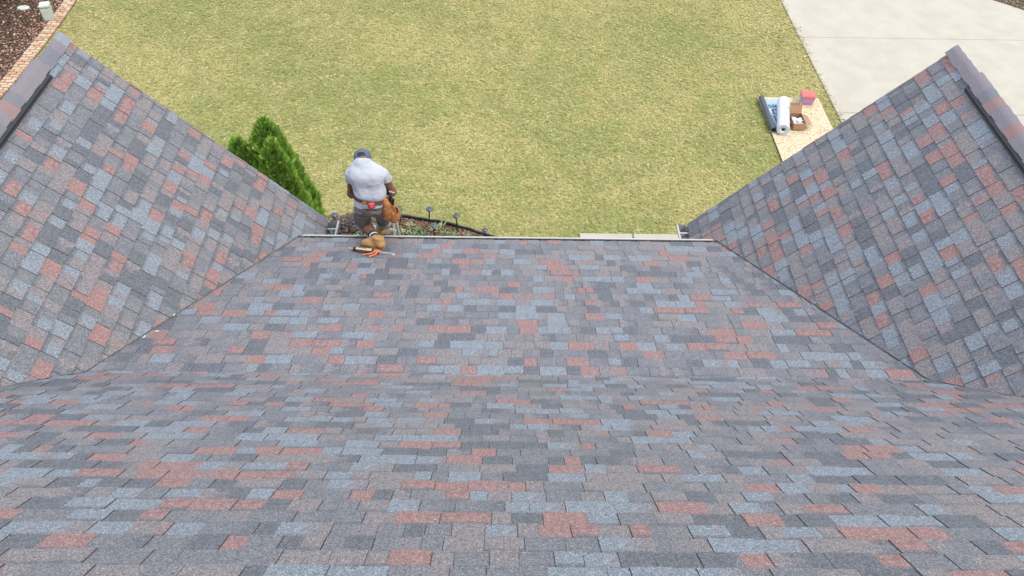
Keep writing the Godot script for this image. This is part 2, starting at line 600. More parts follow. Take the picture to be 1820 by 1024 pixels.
func materials() -> void:
	make_tones()
	M.deck = textured(noise_tex(0.25, 3, [lin(0.08, 0.078, 0.084), lin(0.15, 0.14, 0.15)], [0.2, 0.8], 3, 256), 2.5, 0.9, 0.3)
	M.cap = []
	for i in 4:
		var c: Array = [[lin(0.09, 0.08, 0.088), lin(0.24, 0.21, 0.22)], [lin(0.11, 0.115, 0.13), lin(0.27, 0.28, 0.31)], [lin(0.07, 0.07, 0.08), lin(0.20, 0.195, 0.21)], [lin(0.14, 0.085, 0.08), lin(0.26, 0.17, 0.16)]][i]
		M.cap.append(textured(noise_tex(0.5, 2, c, [0.25, 0.75], 20 + i, 256), 1.3, 0.82, 0.4))
	M.black = mat(lin(0.012, 0.012, 0.013), 0.55)
	M.white_metal = mat(lin(0.35, 0.34, 0.315), 0.5, 0.0, 0.5)
	M.gutter_inside = textured(noise_tex(0.03, 4, [lin(0.10, 0.085, 0.06), lin(0.34, 0.33, 0.31)], [0.35, 0.6], 8, 256), 2.0, 0.8)
	M.alu = mat(lin(0.62, 0.63, 0.64), 0.35, 0.7)
	M.siding = textured(noise_tex(0.02, 3, [lin(0.42, 0.39, 0.33), lin(0.5, 0.47, 0.4)], [0.3, 0.7], 4, 256), 1.0)
	M.concrete = textured(noise_tex(0.006, 6, [lin(0.352, 0.316, 0.250), lin(0.370, 0.334, 0.267), lin(0.384, 0.349, 0.282)], [0.15, 0.5, 0.85], 12, 1024), 0.19, 0.9, 0.35)
	var fine := noise_tex(0.3, 3, [Color(0.93, 0.925, 0.92), Color(1, 1, 1)], [0.2, 0.5], 13, 512)
	M.concrete.detail_enabled = true
	M.concrete.detail_albedo = fine
	M.concrete.detail_blend_mode = BaseMaterial3D.BLEND_MODE_MUL
	M.concrete.uv2_triplanar = true
	M.concrete.uv2_world_triplanar = true
	M.concrete.uv2_scale = Vector3.ONE * 1.1
	M.soil = textured(noise_tex(0.05, 5, [lin(0.04, 0.028, 0.02), lin(0.095, 0.065, 0.048), lin(0.15, 0.11, 0.08)], [0.3, 0.5, 0.75], 14, 512), 0.7, 0.95, 0.2)
	M.thatch = textured(noise_tex(0.06, 5, [lin(0.17, 0.15, 0.05), lin(0.26, 0.235, 0.075), lin(0.34, 0.30, 0.105)], [0.3, 0.5, 0.72], 15, 1024), 0.35, 0.95, 0.2)
	M.tint = mat(Color.WHITE, 0.8, 0.0, 0.25)
	M.tint.vertex_color_use_as_albedo = true
	M.wood = textured(noise_tex(0.04, 4, [lin(0.14, 0.11, 0.08), lin(0.24, 0.2, 0.15)], [0.3, 0.7], 16, 256), 3.0)
	M.bark = textured(noise_tex(0.06, 4, [lin(0.30, 0.24, 0.17), lin(0.45, 0.38, 0.28)], [0.3, 0.7], 17, 256), 3.0)
	M.leather = textured(noise_tex(0.05, 4, [lin(0.22, 0.085, 0.028), lin(0.40, 0.165, 0.058)], [0.3, 0.7], 18, 256), 6.0, 0.6)
	M.belt = textured(noise_tex(0.06, 3, [lin(0.10, 0.035, 0.025), lin(0.18, 0.07, 0.05)], [0.3, 0.7], 19, 256), 8.0, 0.55)
	M.skin = textured(noise_tex(0.03, 3, [lin(0.14, 0.058, 0.034), lin(0.19, 0.083, 0.05)], [0.3, 0.7], 30, 256), 6.0, 0.55)
	M.shirt = textured(noise_tex(0.2, 3, [lin(0.34, 0.35, 0.38), lin(0.40, 0.41, 0.445)], [0.3, 0.7], 31, 256), 5.0, 0.95, 0.2)
	M.shorts = textured(noise_tex(0.05, 4, [lin(0.13, 0.115, 0.105), lin(0.225, 0.205, 0.19)], [0.3, 0.7], 32, 256), 5.0, 0.95, 0.2)
	M.trim = textured(noise_tex(0.1, 3, [lin(0.24, 0.24, 0.255), lin(0.30, 0.30, 0.315)], [0.3, 0.7], 33, 256), 5.0, 0.95, 0.2)
	M.boot = textured(noise_tex(0.06, 4, [lin(0.27, 0.145, 0.05), lin(0.40, 0.235, 0.095)], [0.3, 0.7], 34, 256), 8.0, 0.8)
	M.sole = mat(lin(0.20, 0.12, 0.05), 0.8)
	M.sock = mat(lin(0.02, 0.02, 0.025), 0.95)
	M.cloth_white = mat(lin(0.6, 0.6, 0.6), 0.95)
	M.capcloth = textured(noise_tex(0.2, 2, [lin(0.075, 0.09, 0.125), lin(0.11, 0.13, 0.17)], [0.3, 0.7], 35, 256), 6.0, 0.9, 0.2)
	M.hair = mat(lin(0.012, 0.01, 0.009), 0.7)


func ground() -> void:
	var m := Mesher.new()
	var s := 300.0
	m.quad(Vector3(-s, 0, -s), Vector3(s, 0, -s), Vector3(s, 0, s), Vector3(-s, 0, s), Vector3.UP)
	struct("ground", m.mesh(), M.thatch)


# ------------------------------------------------------------------ the house
func house() -> void:
	var h := thing("house", "house with blended grey, blue and red shingle roofs, a low front slope between two gables", "house")
	var YB := YE + A1 * (ZB - ZE)
	var ytop := YG + HW * SG
	var zt := ZB + (ytop - YB) / A2             # where a gable ridge runs into the main slope
	var ve := W0 + (YE - YG) / SG               # valley at the front eave
	var vb := W0 + (YB - YG) / SG               # valley where the pitch changes
	var side := 8.0
	# low front slope
	var V := Vector3(0, A1, 1).normalized()
	var o := Vector3(XC, YE, ZE)
	var L := Vector2(ZB - ZE, YB - YE).length()
	var reg := PackedVector2Array([Vector2(-ve, 0), Vector2(ve, 0), Vector2(vb, L), Vector2(-vb, L)])
	var part := roof_deck("porch_roof", h, o, Vector3.RIGHT, V, reg)
	shingle_slope(part, o, Vector3.RIGHT, V, PackedVector2Array([Vector2(-ve - 0.02, 0), Vector2(ve + 0.02, 0), Vector2(vb + 0.02, L + 0.03), Vector2(-vb - 0.02, L + 0.03)]), 300)
	# main slope
	V = Vector3(0, A2, 1).normalized()
	o = Vector3(XC, YB, ZB)
	var k := sqrt(1.0 + A2 * A2)
	var l1 := (zt - ZB) * k
	var l2 := (ZR - ZB) * k
	var gx := W0 + HW
	reg = PackedVector2Array([Vector2(-vb, 0), Vector2(vb, 0), Vector2(gx, l1), Vector2(side, l1), Vector2(side, l2), Vector2(-side, l2), Vector2(-side, l1), Vector2(-gx, l1)])
	part = roof_deck("main_roof", h, o, Vector3.RIGHT, V, reg)
	shingle_slope(part, o, Vector3.RIGHT, V, reg, 300)
	# rear slope, out of sight
	var bm := Mesher.new()
	var yr := YB + A2 * (ZR - ZB)
	bm.quad(Vector3(-side, yr, ZR), Vector3(side, yr, ZR), Vector3(side, yr - A2 * 6.0, ZR + 6.0), Vector3(-side, yr - A2 * 6.0, ZR + 6.0), Vector3(0, 1, A2).normalized())
	obj("rear_roof", bm.mesh(), M.deck, h)
	# gables
	for s in [-1.0, 1.0]:
		var q := sqrt(1.0 + SG * SG)
		var g := HW * q
		var vv := Vector3(s, SG, 0).normalized()
		var uu := Vector3(0, 0, -s)
		var oo := Vector3(XC + s * W0, YG, ZG)
		var w := func(z: float, y: float) -> Vector2: return Vector2((z - ZG) * -s, (y - YG) / SG * q)
		reg = PackedVector2Array([w.call(ZG, YG), w.call(ZE - 0.02, YG), w.call(ZE - 0.02, YE), w.call(ZB, YB), w.call(zt, ytop), w.call(ZG, ytop)])
		var gp := roof_deck("gable_roof", h, oo, uu, vv, reg)
		var cut := PackedVector2Array([w.call(ZG, YG - 0.012), w.call(ZE - 0.03, YG - 0.012), w.call(ZE - 0.03, YE + 0.012), w.call(ZB, YB + 0.012), w.call(zt + 0.02, ytop), w.call(ZG, ytop)])
		shingle_slope(gp, oo, uu, vv, cut, 300, 0.78)
		# outer slope of the gable
		var vo := Vector3(-s, SG, 0).normalized()
		var oq := Vector3(XC + s * (W0 + 2.0 * HW), YG, ZG)
		var ro := PackedVector2Array([Vector2(0, 0), Vector2(s * 9.0, 0), Vector2(s * 9.0, g), Vector2(0, g)])
		var op := roof_deck("outer_gable_roof", h, oq, Vector3(0, 0, s), vo, ro)
		shingle_slope(op, oq, Vector3(0, 0, s), vo, ro, 0)
		ridge(gp, XC + s * (W0 + HW), ytop, zt, s)
		gable_gutter(h, s)
		# rake board, end wall
		var rb := Mesher.new()
		var prof := PackedVector2Array([Vector2(-HW - 0.02, -0.17), Vector2(-HW - 0.02, -0.02), Vector2(0, ytop - YG - 0.02), Vector2(HW + 0.02, -0.02), Vector2(HW + 0.02, -0.17), Vector2(0, ytop - YG - 0.19)])
		rb.prism(prof, Transform3D(Basis(Vector3.RIGHT, Vector3(0, 0, -1), Vector3.UP), Vector3(XC + s * gx, YG, ZG + 0.03)), 0.0, 0.025)
		obj("rake_board", rb.mesh(), M.white_metal, h)
		var ew := Mesher.new()
		ew.prism(PackedVector2Array([Vector2(-HW + 0.4, -YG), Vector2(HW - 0.4, -YG), Vector2(HW - 0.4, 0.3), Vector2(0, HW - 0.08), Vector2(-HW + 0.4, 0.3)]), Transform3D(Basis(Vector3.RIGHT, Vector3(0, 0, -1), Vector3.UP), Vector3(XC + s * gx, YG, ZG + 0.5)), 0.0, 0.2)
		obj("wall", ew.mesh(), M.siding, h)
	# front wall and soffit under the low slope
	var fw := Mesher.new()
	fw.box(at(XC, 1.25, -6.6), Vector3(7.5, 2.5, 0.2))
	obj("wall", fw.mesh(), M.siding, h)
	var so := Mesher.new()
	so.box(at(XC, YE - 0.17, -6.9), Vector3(2.0 * ve - 0.5, 0.02, 0.5))
	so.box(at(XC, YE - 0.10, ZE + 0.02), Vector3(2.0 * W0, 0.16, 0.02))
	obj("fascia", so.mesh(), M.white_metal, h)
	# the front gutter, in lengths joined end to end
	var ends := [-ve + 0.02, -1.02, 0.30, 1.72, ve - 0.02]
	for i in 4:
		gutter_length(h, Vector3(XC + ends[i], YE - 0.012, ZE + 0.005), Vector3(XC + ends[i + 1] - 0.004, YE - 0.012, ZE + 0.005), Vector3(0, 0, -1), 0.085)

func roof_deck(called: String, h: Node3D, o: Vector3, u: Vector3, v: Vector3, reg: PackedVector2Array) -> MeshInstance3D:
	var n := v.cross(u).normalized()
	if n.y < 0.0:
		n = -n
	var m := Mesher.new()
	m.prism(reg, Transform3D(Basis(u, n, v), o), -0.03, -0.004)
	return obj(called, m.mesh(), M.deck, h)

func gutter_length(h: Node3D, a: Vector3, b: Vector3, out: Vector3, w: float) -> MeshInstance3D:
	# open trough: back, floor, ogee front and a rolled lip, drawn along a -> b
	var prof := [Vector2(0.0, 0.0), Vector2(0.0, -0.11), Vector2(w * 0.7, -0.11), Vector2(w * 0.8, -0.06), Vector2(w, -0.03), Vector2(w, 0.0), Vector2(w - 0.02, 0.0), Vector2(w - 0.02, -0.008), Vector2(w - 0.006, -0.008)]
	var m := Mesher.new()
	var li := Mesher.new()
	var along := (b - a).normalized()
	for i in prof.size() - 1:
		var p: Vector2 = prof[i]
		var q: Vector2 = prof[i + 1]
		var d := q - p
		var nn := (out * d.y - Vector3.UP * d.x).normalized()
		var th := nn * 0.0012
		var c := [a + out * p.x + Vector3.UP * p.y, b + out * p.x + Vector3.UP * p.y, b + out * q.x + Vector3.UP * q.y, a + out * q.x + Vector3.UP * q.y]
		m.quad(c[0] + th, c[1] + th, c[2] + th, c[3] + th, nn)
		if i < 5:
			li.quad(c[0] - th, c[1] - th, c[2] - th, c[3] - th, -nn)
		else:
			m.quad(c[0] - th, c[1] - th, c[2] - th, c[3] - th, -nn)
	for e in [a, b]:
		var dir := -along if e == a else along
		var poly := [Vector2(0, 0), Vector2(0, -0.11), Vector2(w * 0.7, -0.11), Vector2(w * 0.8, -0.06), Vector2(w, -0.03), Vector2(w, 0.0)]
		for i in range(1, 5):
			m.flat(e + out * poly[0].x, e + out * poly[i].x + Vector3.UP * poly[i].y, e + out * poly[i + 1].x + Vector3.UP * poly[i + 1].y, dir)
	var g := obj("gutter", m.mesh(), M.white_metal, h)
	obj("lining", li.mesh(), M.gutter_inside, g)
	var s := Mesher.new()
	var c0 := (a + b) * 0.5 + out * (w * 0.36) + Vector3.UP * -0.1
	var bas := Basis(along, Vector3.UP, along.cross(Vector3.UP))
	s.box(Transform3D(bas, c0), Vector3((b - a).length() - 0.01, 0.012, w * 0.62), 0.003)
	obj("silt", s.mesh(), M.gutter_inside, g)
	return g

func gable_gutter(h: Node3D, s: float) -> void:
	var a := Vector3(XC + s * (W0 - 0.0), YG - 0.02, ZG - 0.01)
	var b := Vector3(XC + s * (W0 - 0.0), YG - 0.02, ZE + 0.3)
	var g := gutter_length(h, a, b, Vector3(-s, 0, 0), 0.13)
	for z in [ZG + 0.14, ZG + 0.52]:
		var m := Mesher.new()
		m.box(at(XC + s * (W0 - 0.065), YG - 0.026, z), Vector3(0.128, 0.008, 0.022), 0.002)
		obj("gutter_hanger", m.mesh(), M.white_metal, g)

func ridge(gp: MeshInstance3D, x: float, y: float, zt: float, s: float) -> void:
	# a black vent under the caps, from half a metre behind the front to the main slope
	var half := 0.135
	var sl := Vector2(1, -SG).normalized()
	var z0 := ZG + 0.62
	for k in [-1.0, 1.0]:
		var m := Mesher.new()
		var n := Vector3(k * SG, 1, 0).normalized()
		var d := Vector3(k * sl.x, sl.y, 0)
		var b := Basis(d, n, d.cross(n))
		var mid := Vector3(x, y, (z0 + zt - 0.15) * 0.5)
		var len := zt - 0.15 - z0
		m.box(Transform3D(b, mid + d * (half * 0.5 + 0.006) + n * 0.021), Vector3(half + 0.004, 0.026, len), 0.002)
		var cnt := int(len / 0.022)
		for i in cnt:
			m.box(Transform3D(b, Vector3(x, y, z0 + (i + 0.5) * 0.022) + d * (half + 0.014) + n * 0.0215), Vector3(0.016, 0.028, 0.008))
		m.box(Transform3D(b, mid + d * (half + 0.028) + n * 0.012), Vector3(0.014, 0.010, len), 0.001)
		obj("vent_grille", m.mesh(), M.black, gp)
	# caps, each folded over the ridge and lapping the one before it
	var z := ZG - 0.012
	var i := 0
	var meshes := []
	for raised in [0.017, 0.040]:
		for wid in [half - 0.034, half - 0.026]:
			var m := Mesher.new()
			var cl := 0.143 + 0.03
			var prev := []
			var prevn := []
			for kk in 13:
				var t := (kk - 6) / 6.0
				var ax = absf(t) * wid
				var bend := minf(ax, 0.05)
				var p := Vector2(ax * sl.x, ax * sl.y + 0.012 * exp(-ax * 22.0) - 0.010)
				var an := clampf(t * 3.0, -1.0, 1.0) * atan(SG)
				var nn := Vector3(sin(an), cos(an), 0)
				var px := signf(t) * p.x
				var a = Vector3(px, p.y, 0) + nn * (0.020 + raised)
				var b = Vector3(px, p.y, cl) + nn * (0.006 + raised)
				var a0 = Vector3(px, p.y, 0) + nn * (0.003 + raised)
				if kk > 0:
					m.squad([prev[0], a, b, prev[1]], [prevn[0], nn, nn, prevn[0]])
					m.quad(prev[2], a0, a, prev[0], Vector3(0, 0, -1))
				if kk == 0 or kk == 12:
					m.quad(a0, a, b, b - nn * 0.012, Vector3(signf(t) * sl.x, sl.y, 0))
				prev = [a, b, a0]
				prevn = [nn]
			meshes.append(m.mesh())
	while z < zt - 0.05:
		var up := z > z0 - 0.08
		var me: Mesh = meshes[(2 if up else 0) + i % 2]
		var r = [0, 0, 2, 0, 1, 2, 0, 2, 0, 3][rng.randi() % 10]
		obj("ridge_cap", me, M.cap[r], gp, Transform3D(Basis(Vector3.BACK, rng.randf_range(-0.02, 0.02)), Vector3(x + rng.randf_range(-0.004, 0.004), y, z)))
		z += 0.143 * rng.randf_range(0.95, 1.05)
		i += 1


# ------------------------------------------------------------------ driveway, walk, beds
func driveway() -> void:
	var d := Node3D.new()
	d.name = "driveway"
	add_child(d)
	d.set_meta("kind", "structure")
	d.set_meta("label", "pale concrete driveway of long slabs beside the lawn")
	var z := -17.333 + 3.05 * 3
	while z > -30.0:
		var m := Mesher.new()
		m.box(at((6.61 + 13.2) * 0.5, -0.02, z - 1.525), Vector3(13.2 - 6.61, 0.11, 3.05 - 0.014), 0.008)
		obj("concrete_slab", m.mesh(), M.concrete, d)
		z -= 3.05
	var w := Node3D.new()
	w.name = "path"
	add_child(w)
	w.set_meta("kind", "structure")
	w.set_meta("label", "pale concrete walk below the eave beside the lawn")
	for r in [[1.28, 2.16], [2.17, 3.6], [3.61, 5.0], [5.01, 6.4]]:
		var m := Mesher.new()
		m.box(at((r[0] + r[1]) * 0.5, 0.01, -9.965), Vector3(r[1] - r[0] - 0.01, 0.08, 1.15), 0.01)
		obj("concrete_slab", m.mesh(), M.concrete, w)

func patch(called: String, poly: PackedVector2Array, y: float, material: Material) -> void:
	var m := Mesher.new()
	m.prism(poly, Transform3D(), y - 0.03, y)
	struct(called, m.mesh(), material)

func edge_x(z: float) -> float:   # left edge of the lawn along the bricks
	var t := clampf((-16.2 - z) / 3.0, 0.0, 2.0)
	var u := clampf((z + 15.6) / 3.0, 0.0, 2.0)
	return -9.85 - 0.13 * t * t - 0.22 * u * u

func scatter(called: String, mesh: Mesh, spots: Array, material: Material) -> MultiMeshInstance3D:   # spots of [Transform3D, Color]
	var mm := MultiMesh.new()
	mm.transform_format = MultiMesh.TRANSFORM_3D
	mm.use_colors = true
	mm.mesh = mesh
	mm.instance_count = spots.size()
	var buf := PackedFloat32Array()
	buf.resize(spots.size() * 16)
	for i in spots.size():
		var t: Transform3D = spots[i][0]
		var c: Color = spots[i][1]
		var b := i * 16
		buf[b] = t.basis.x.x; buf[b + 1] = t.basis.y.x; buf[b + 2] = t.basis.z.x; buf[b + 3] = t.origin.x
		buf[b + 4] = t.basis.x.y; buf[b + 5] = t.basis.y.y; buf[b + 6] = t.basis.z.y; buf[b + 7] = t.origin.y
		buf[b + 8] = t.basis.x.z; buf[b + 9] = t.basis.y.z; buf[b + 10] = t.basis.z.z; buf[b + 11] = t.origin.z
		buf[b + 12] = c.r; buf[b + 13] = c.g; buf[b + 14] = c.b; buf[b + 15] = 1.0
	mm.buffer = buf
	var o := MultiMeshInstance3D.new()
	o.name = called
	o.multimesh = mm
	o.material_override = material
	return o

func stuff(o: Node3D, label: String, category: String) -> void:
	o.name = numbered(o.name)
	add_child(o, true)
	o.set_meta("kind", "stuff")
	o.set_meta("label", label)
	o.set_meta("category", category)

func leaf_mesh() -> ArrayMesh:   # a curled dead leaf about 6 cm long
	var m := Mesher.new()
	var p := [Vector3(0, 0, -0.03), Vector3(0.016, 0.008, -0.008), Vector3(0.013, 0.009, 0.014), Vector3(0, 0.004, 0.032), Vector3(-0.013, 0.011, 0.014), Vector3(-0.016, 0.009, -0.008)]
	for i in range(1, 5):
		var n := ((p[i] - p[0]) as Vector3).cross(p[i + 1] - p[0]).normalized()
		if n.y < 0.0:
			n = -n
		m.flat(p[0], p[i], p[i + 1], n)
	return m.mesh()

func chip_mesh() -> ArrayMesh:
	var m := Mesher.new()
	m.box(Transform3D(), Vector3(0.06, 0.012, 0.018), 0.003)
	return m.mesh()

func any_turn() -> Basis:
	return Basis(Vector3.UP, rng.randf() * TAU) * Basis(Vector3.RIGHT, rng.randf_range(-0.5, 0.5)) * Basis(Vector3.BACK, rng.randf_range(-0.5, 0.5))

func mulch_bed() -> void:
	var poly := PackedVector2Array()
	for i in 13:
		var z := -12.0 - i * 0.9
		poly.append(Vector2(edge_x(z) + 0.01, z))
	poly.append(Vector2(-18, -22.8))
	poly.append(Vector2(-18, -12))
	patch("mulch_ground", poly, 0.02, M.soil)
	# bricks: rows across the edging, a long and a half brick by turns
	var e := thing("brick_edging", "curved orange brick edging between the mulch bed and the lawn", "edging")
	var fired := []
	for i in 4:
		var c: Array = [[0.40, 0.26, 0.165], [0.44, 0.30, 0.20], [0.36, 0.22, 0.135], [0.46, 0.34, 0.235]][i]
		fired.append(textured(noise_tex(0.08, 4, [lin(c[0] * 0.8, c[1] * 0.8, c[2] * 0.8), lin(c[0] * 1.1, c[1] * 1.1, c[2] * 1.1)], [0.3, 0.7], 40 + i, 256), 4.0, 0.9, 0.3))
	var bm := {}
	for w in [0.168, 0.08]:
		var m := Mesher.new()
		m.box(Transform3D(), Vector3(w, 0.07, 0.078), 0.008)
		bm[w] = m.mesh()
	var z := -13.6
	var row := 0
	while z > -20.2:
		var x1 := edge_x(z)
		var dx := edge_x(z - 0.1) - x1
		var an := atan2(dx, 0.1)
		var x := 0.0
		for w in ([0.168, 0.08] if row % 2 == 0 else [0.08, 0.168]):
			obj("brick", bm[w], fired[rng.randi() % 4], e, turned(x1 - x - w * 0.5, 0.02 + rng.randf_range(-0.005, 0.008), z, an + rng.randf_range(-0.03, 0.03), rng.randf_range(-0.03, 0.03), rng.randf_range(-0.03, 0.03)))
			x += w + 0.02
		z -= 0.1
		row += 1
	# mulch and dead leaves
	var spots := []
	for i in 26000:
		var zz := rng.randf_range(-20.5, -13.2)
		var xx := edge_x(zz) - 0.27 - rng.randf() * rng.randf() * 4.0
		var v := rng.randf()
		var c := Color(0.05, 0.032, 0.024) * rng.randf_range(0.5, 1.7)
		if v > 0.75:
			c = Color(0.15, 0.085, 0.055) * rng.randf_range(0.6, 1.3)
		spots.append([Transform3D(any_turn().scaled(Vector3.ONE * rng.randf_range(0.6, 1.5)), Vector3(xx, 0.025 + rng.randf() * 0.015, zz)), c])
	stuff(scatter("mulch", chip_mesh(), spots, M.tint), "dark brown wood mulch behind the brick edging", "mulch")
	spots = []
	for i in 2300:
		var zz := rng.randf_range(-20.5, -13.2)
		var xx := edge_x(zz) - 0.25 - rng.randf() * rng.randf() * 3.0
		if rng.randf() < 0.4:
			xx = edge_x(zz) - 0.28 - absf(rng.randfn()) * 0.35
		var c := Color(0.24, 0.11, 0.065).lerp(Color(0.42, 0.30, 0.22), rng.randf()) * rng.randf_range(0.5, 1.1)
		spots.append([Transform3D(any_turn().scaled(Vector3.ONE * rng.randf_range(0.6, 1.3)), Vector3(xx, 0.045 + rng.randf() * 0.01, zz)), c])
	stuff(scatter("fallen_leaves", leaf_mesh(), spots, M.tint), "brown dead leaves strewn over the mulch bed", "leaves")
	# utility pedestal
	var p := thing("utility_box", "pale green plastic utility pedestal standing in the mulch by the bricks", "utility box", Vector3(-10.16, 0.02, -17.62))
	var green := textured(noise_tex(0.02, 4, [lin(0.34, 0.365, 0.30), lin(0.42, 0.44, 0.375)], [0.3, 0.7], 44, 256), 3.0, 0.6)
	var m := Mesher.new()
	for i in 4:
		pass
	var ring := func(w: float, d: float, y: float) -> Array: return [Vector3(-w, y, -d), Vector3(w, y, -d), Vector3(w, y, d), Vector3(-w, y, d)]
	var r0: Array = ring.call(0.10, 0.10, 0.0)
	var r1: Array = ring.call(0.115, 0.112, 0.36)
	for i in 4:
		var j := (i + 1) % 4
		var n := Vector3((r0[i].x + r0[j].x), 0.0, (r0[i].z + r0[j].z)).normalized()
		m.quad(r0[i], r0[j], r1[j], r1[i], n)
	obj("post", m.mesh(), green, p)
	m = Mesher.new()
	m.box(at(0, 0.40, 0), Vector3(0.25, 0.085, 0.245), 0.025)
	obj("lid", m.mesh(), green, p)
	m = Mesher.new()
	m.box(at(0, 0.18, 0.108), Vector3(0.16, 0.25, 0.01), 0.004)
	obj("cover_plate", m.mesh(), green, p)
	p.rotation.y = 0.25
	p.scale = Vector3.ONE * 0.9
	var vl := thing("valve_cover", "flat pale green valve cover lying in the mulch behind the utility pedestal", "valve cover", Vector3(-10.95, 0.03, -18.12))
	m = Mesher.new()
	m.lathe([Vector2(0.0, 0.05), Vector2(0.13, 0.045), Vector2(0.155, 0.03), Vector2(0.16, -0.02)], Transform3D(Basis().scaled(Vector3(0.9, 1, 0.6)), Vector3.ZERO), 20)
	obj("lid", m.mesh(), green, vl)
	m = Mesher.new()
	m.box(at(0.03, 0.052, 0.0), Vector3(0.07, 0.014, 0.03), 0.004)
	obj("handle", m.mesh(), green, vl)
	# a shrub with bare pale stems
	var sh := thing("shrub", "shrub with bare pale stems and green leaves at the end of the mulch bed", "shrub", Vector3(-11.55, 0.02, -17.75))
	for i in 5:
		m = Mesher.new()
		var lean := Vector3([-0.10, 0.16, 0.02, 0.28, -0.25][i], 0.0, [-0.75, -0.62, -0.35, -0.2, -0.5][i])
		var h: float = [0.9, 0.8, 1.0, 0.85, 0.95][i]
		m.tube([Vector3(0.03 * i - 0.06, 0, 0), Vector3(0, h * 0.5, 0) + lean * 0.4, Vector3(0, h, 0) + lean], [0.028, 0.022, 0.012], 7)
		obj("stem", m.mesh(), M.bark, sh)
	spots = []
	for i in 900:
		var q := Vector3(rng.randfn() * 0.28, 0.95 + rng.randfn() * 0.16, -0.55 + rng.randfn() * 0.28)
		spots.append([Transform3D(any_turn().scaled(Vector3.ONE * rng.randf_range(0.8, 1.5)), q), Color(0.075, 0.095, 0.022) * rng.randf_range(0.5, 1.7)])
	var cr := scatter("crown", leaf_mesh(), spots, M.tint)
	cr.set_meta("kind", "stuff")
	sh.add_child(cr)
	# a corner of bare bed beyond the driveway
	patch("bed_ground", PackedVector2Array([Vector2(11.55, -19.5), Vector2(12.2, -18.92), Vector2(12.9, -18.1), Vector2(17, -16), Vector2(17, -26), Vector2(11.3, -26)]), 0.05, M.soil)
	spots = []
	for i in 900:
		var q := Vector3(rng.randf_range(11.3, 13.4), 0.06, rng.randf_range(-20.2, -18.0))
		if q.x + q.z * 1.0 > -7.2 + rng.randfn() * 0.1 and q.x - 11.55 > (q.z + 19.5) * 0.95 - 0.1 + 0.0 and q.x > 11.9 + (q.z + 19.2) * 0.9:
			spots.append([Transform3D(any_turn(), q), Color(0.22, 0.13, 0.07).lerp(Color(0.3, 0.26, 0.12), rng.randf()) * rng.randf_range(0.5, 1.2)])
	stuff(scatter("dead_leaves", leaf_mesh(), spots, M.tint), "brown dead leaves on the bare bed at the driveway's far corner", "leaves")

func bed_front(x: float) -> float:   # where the flower bed's edging runs
	if x < -1.7:
		return -10.95
	return -10.92 + (x + 1.7) * 0.22 + maxf(x + 0.9, 0.0) * 0.22

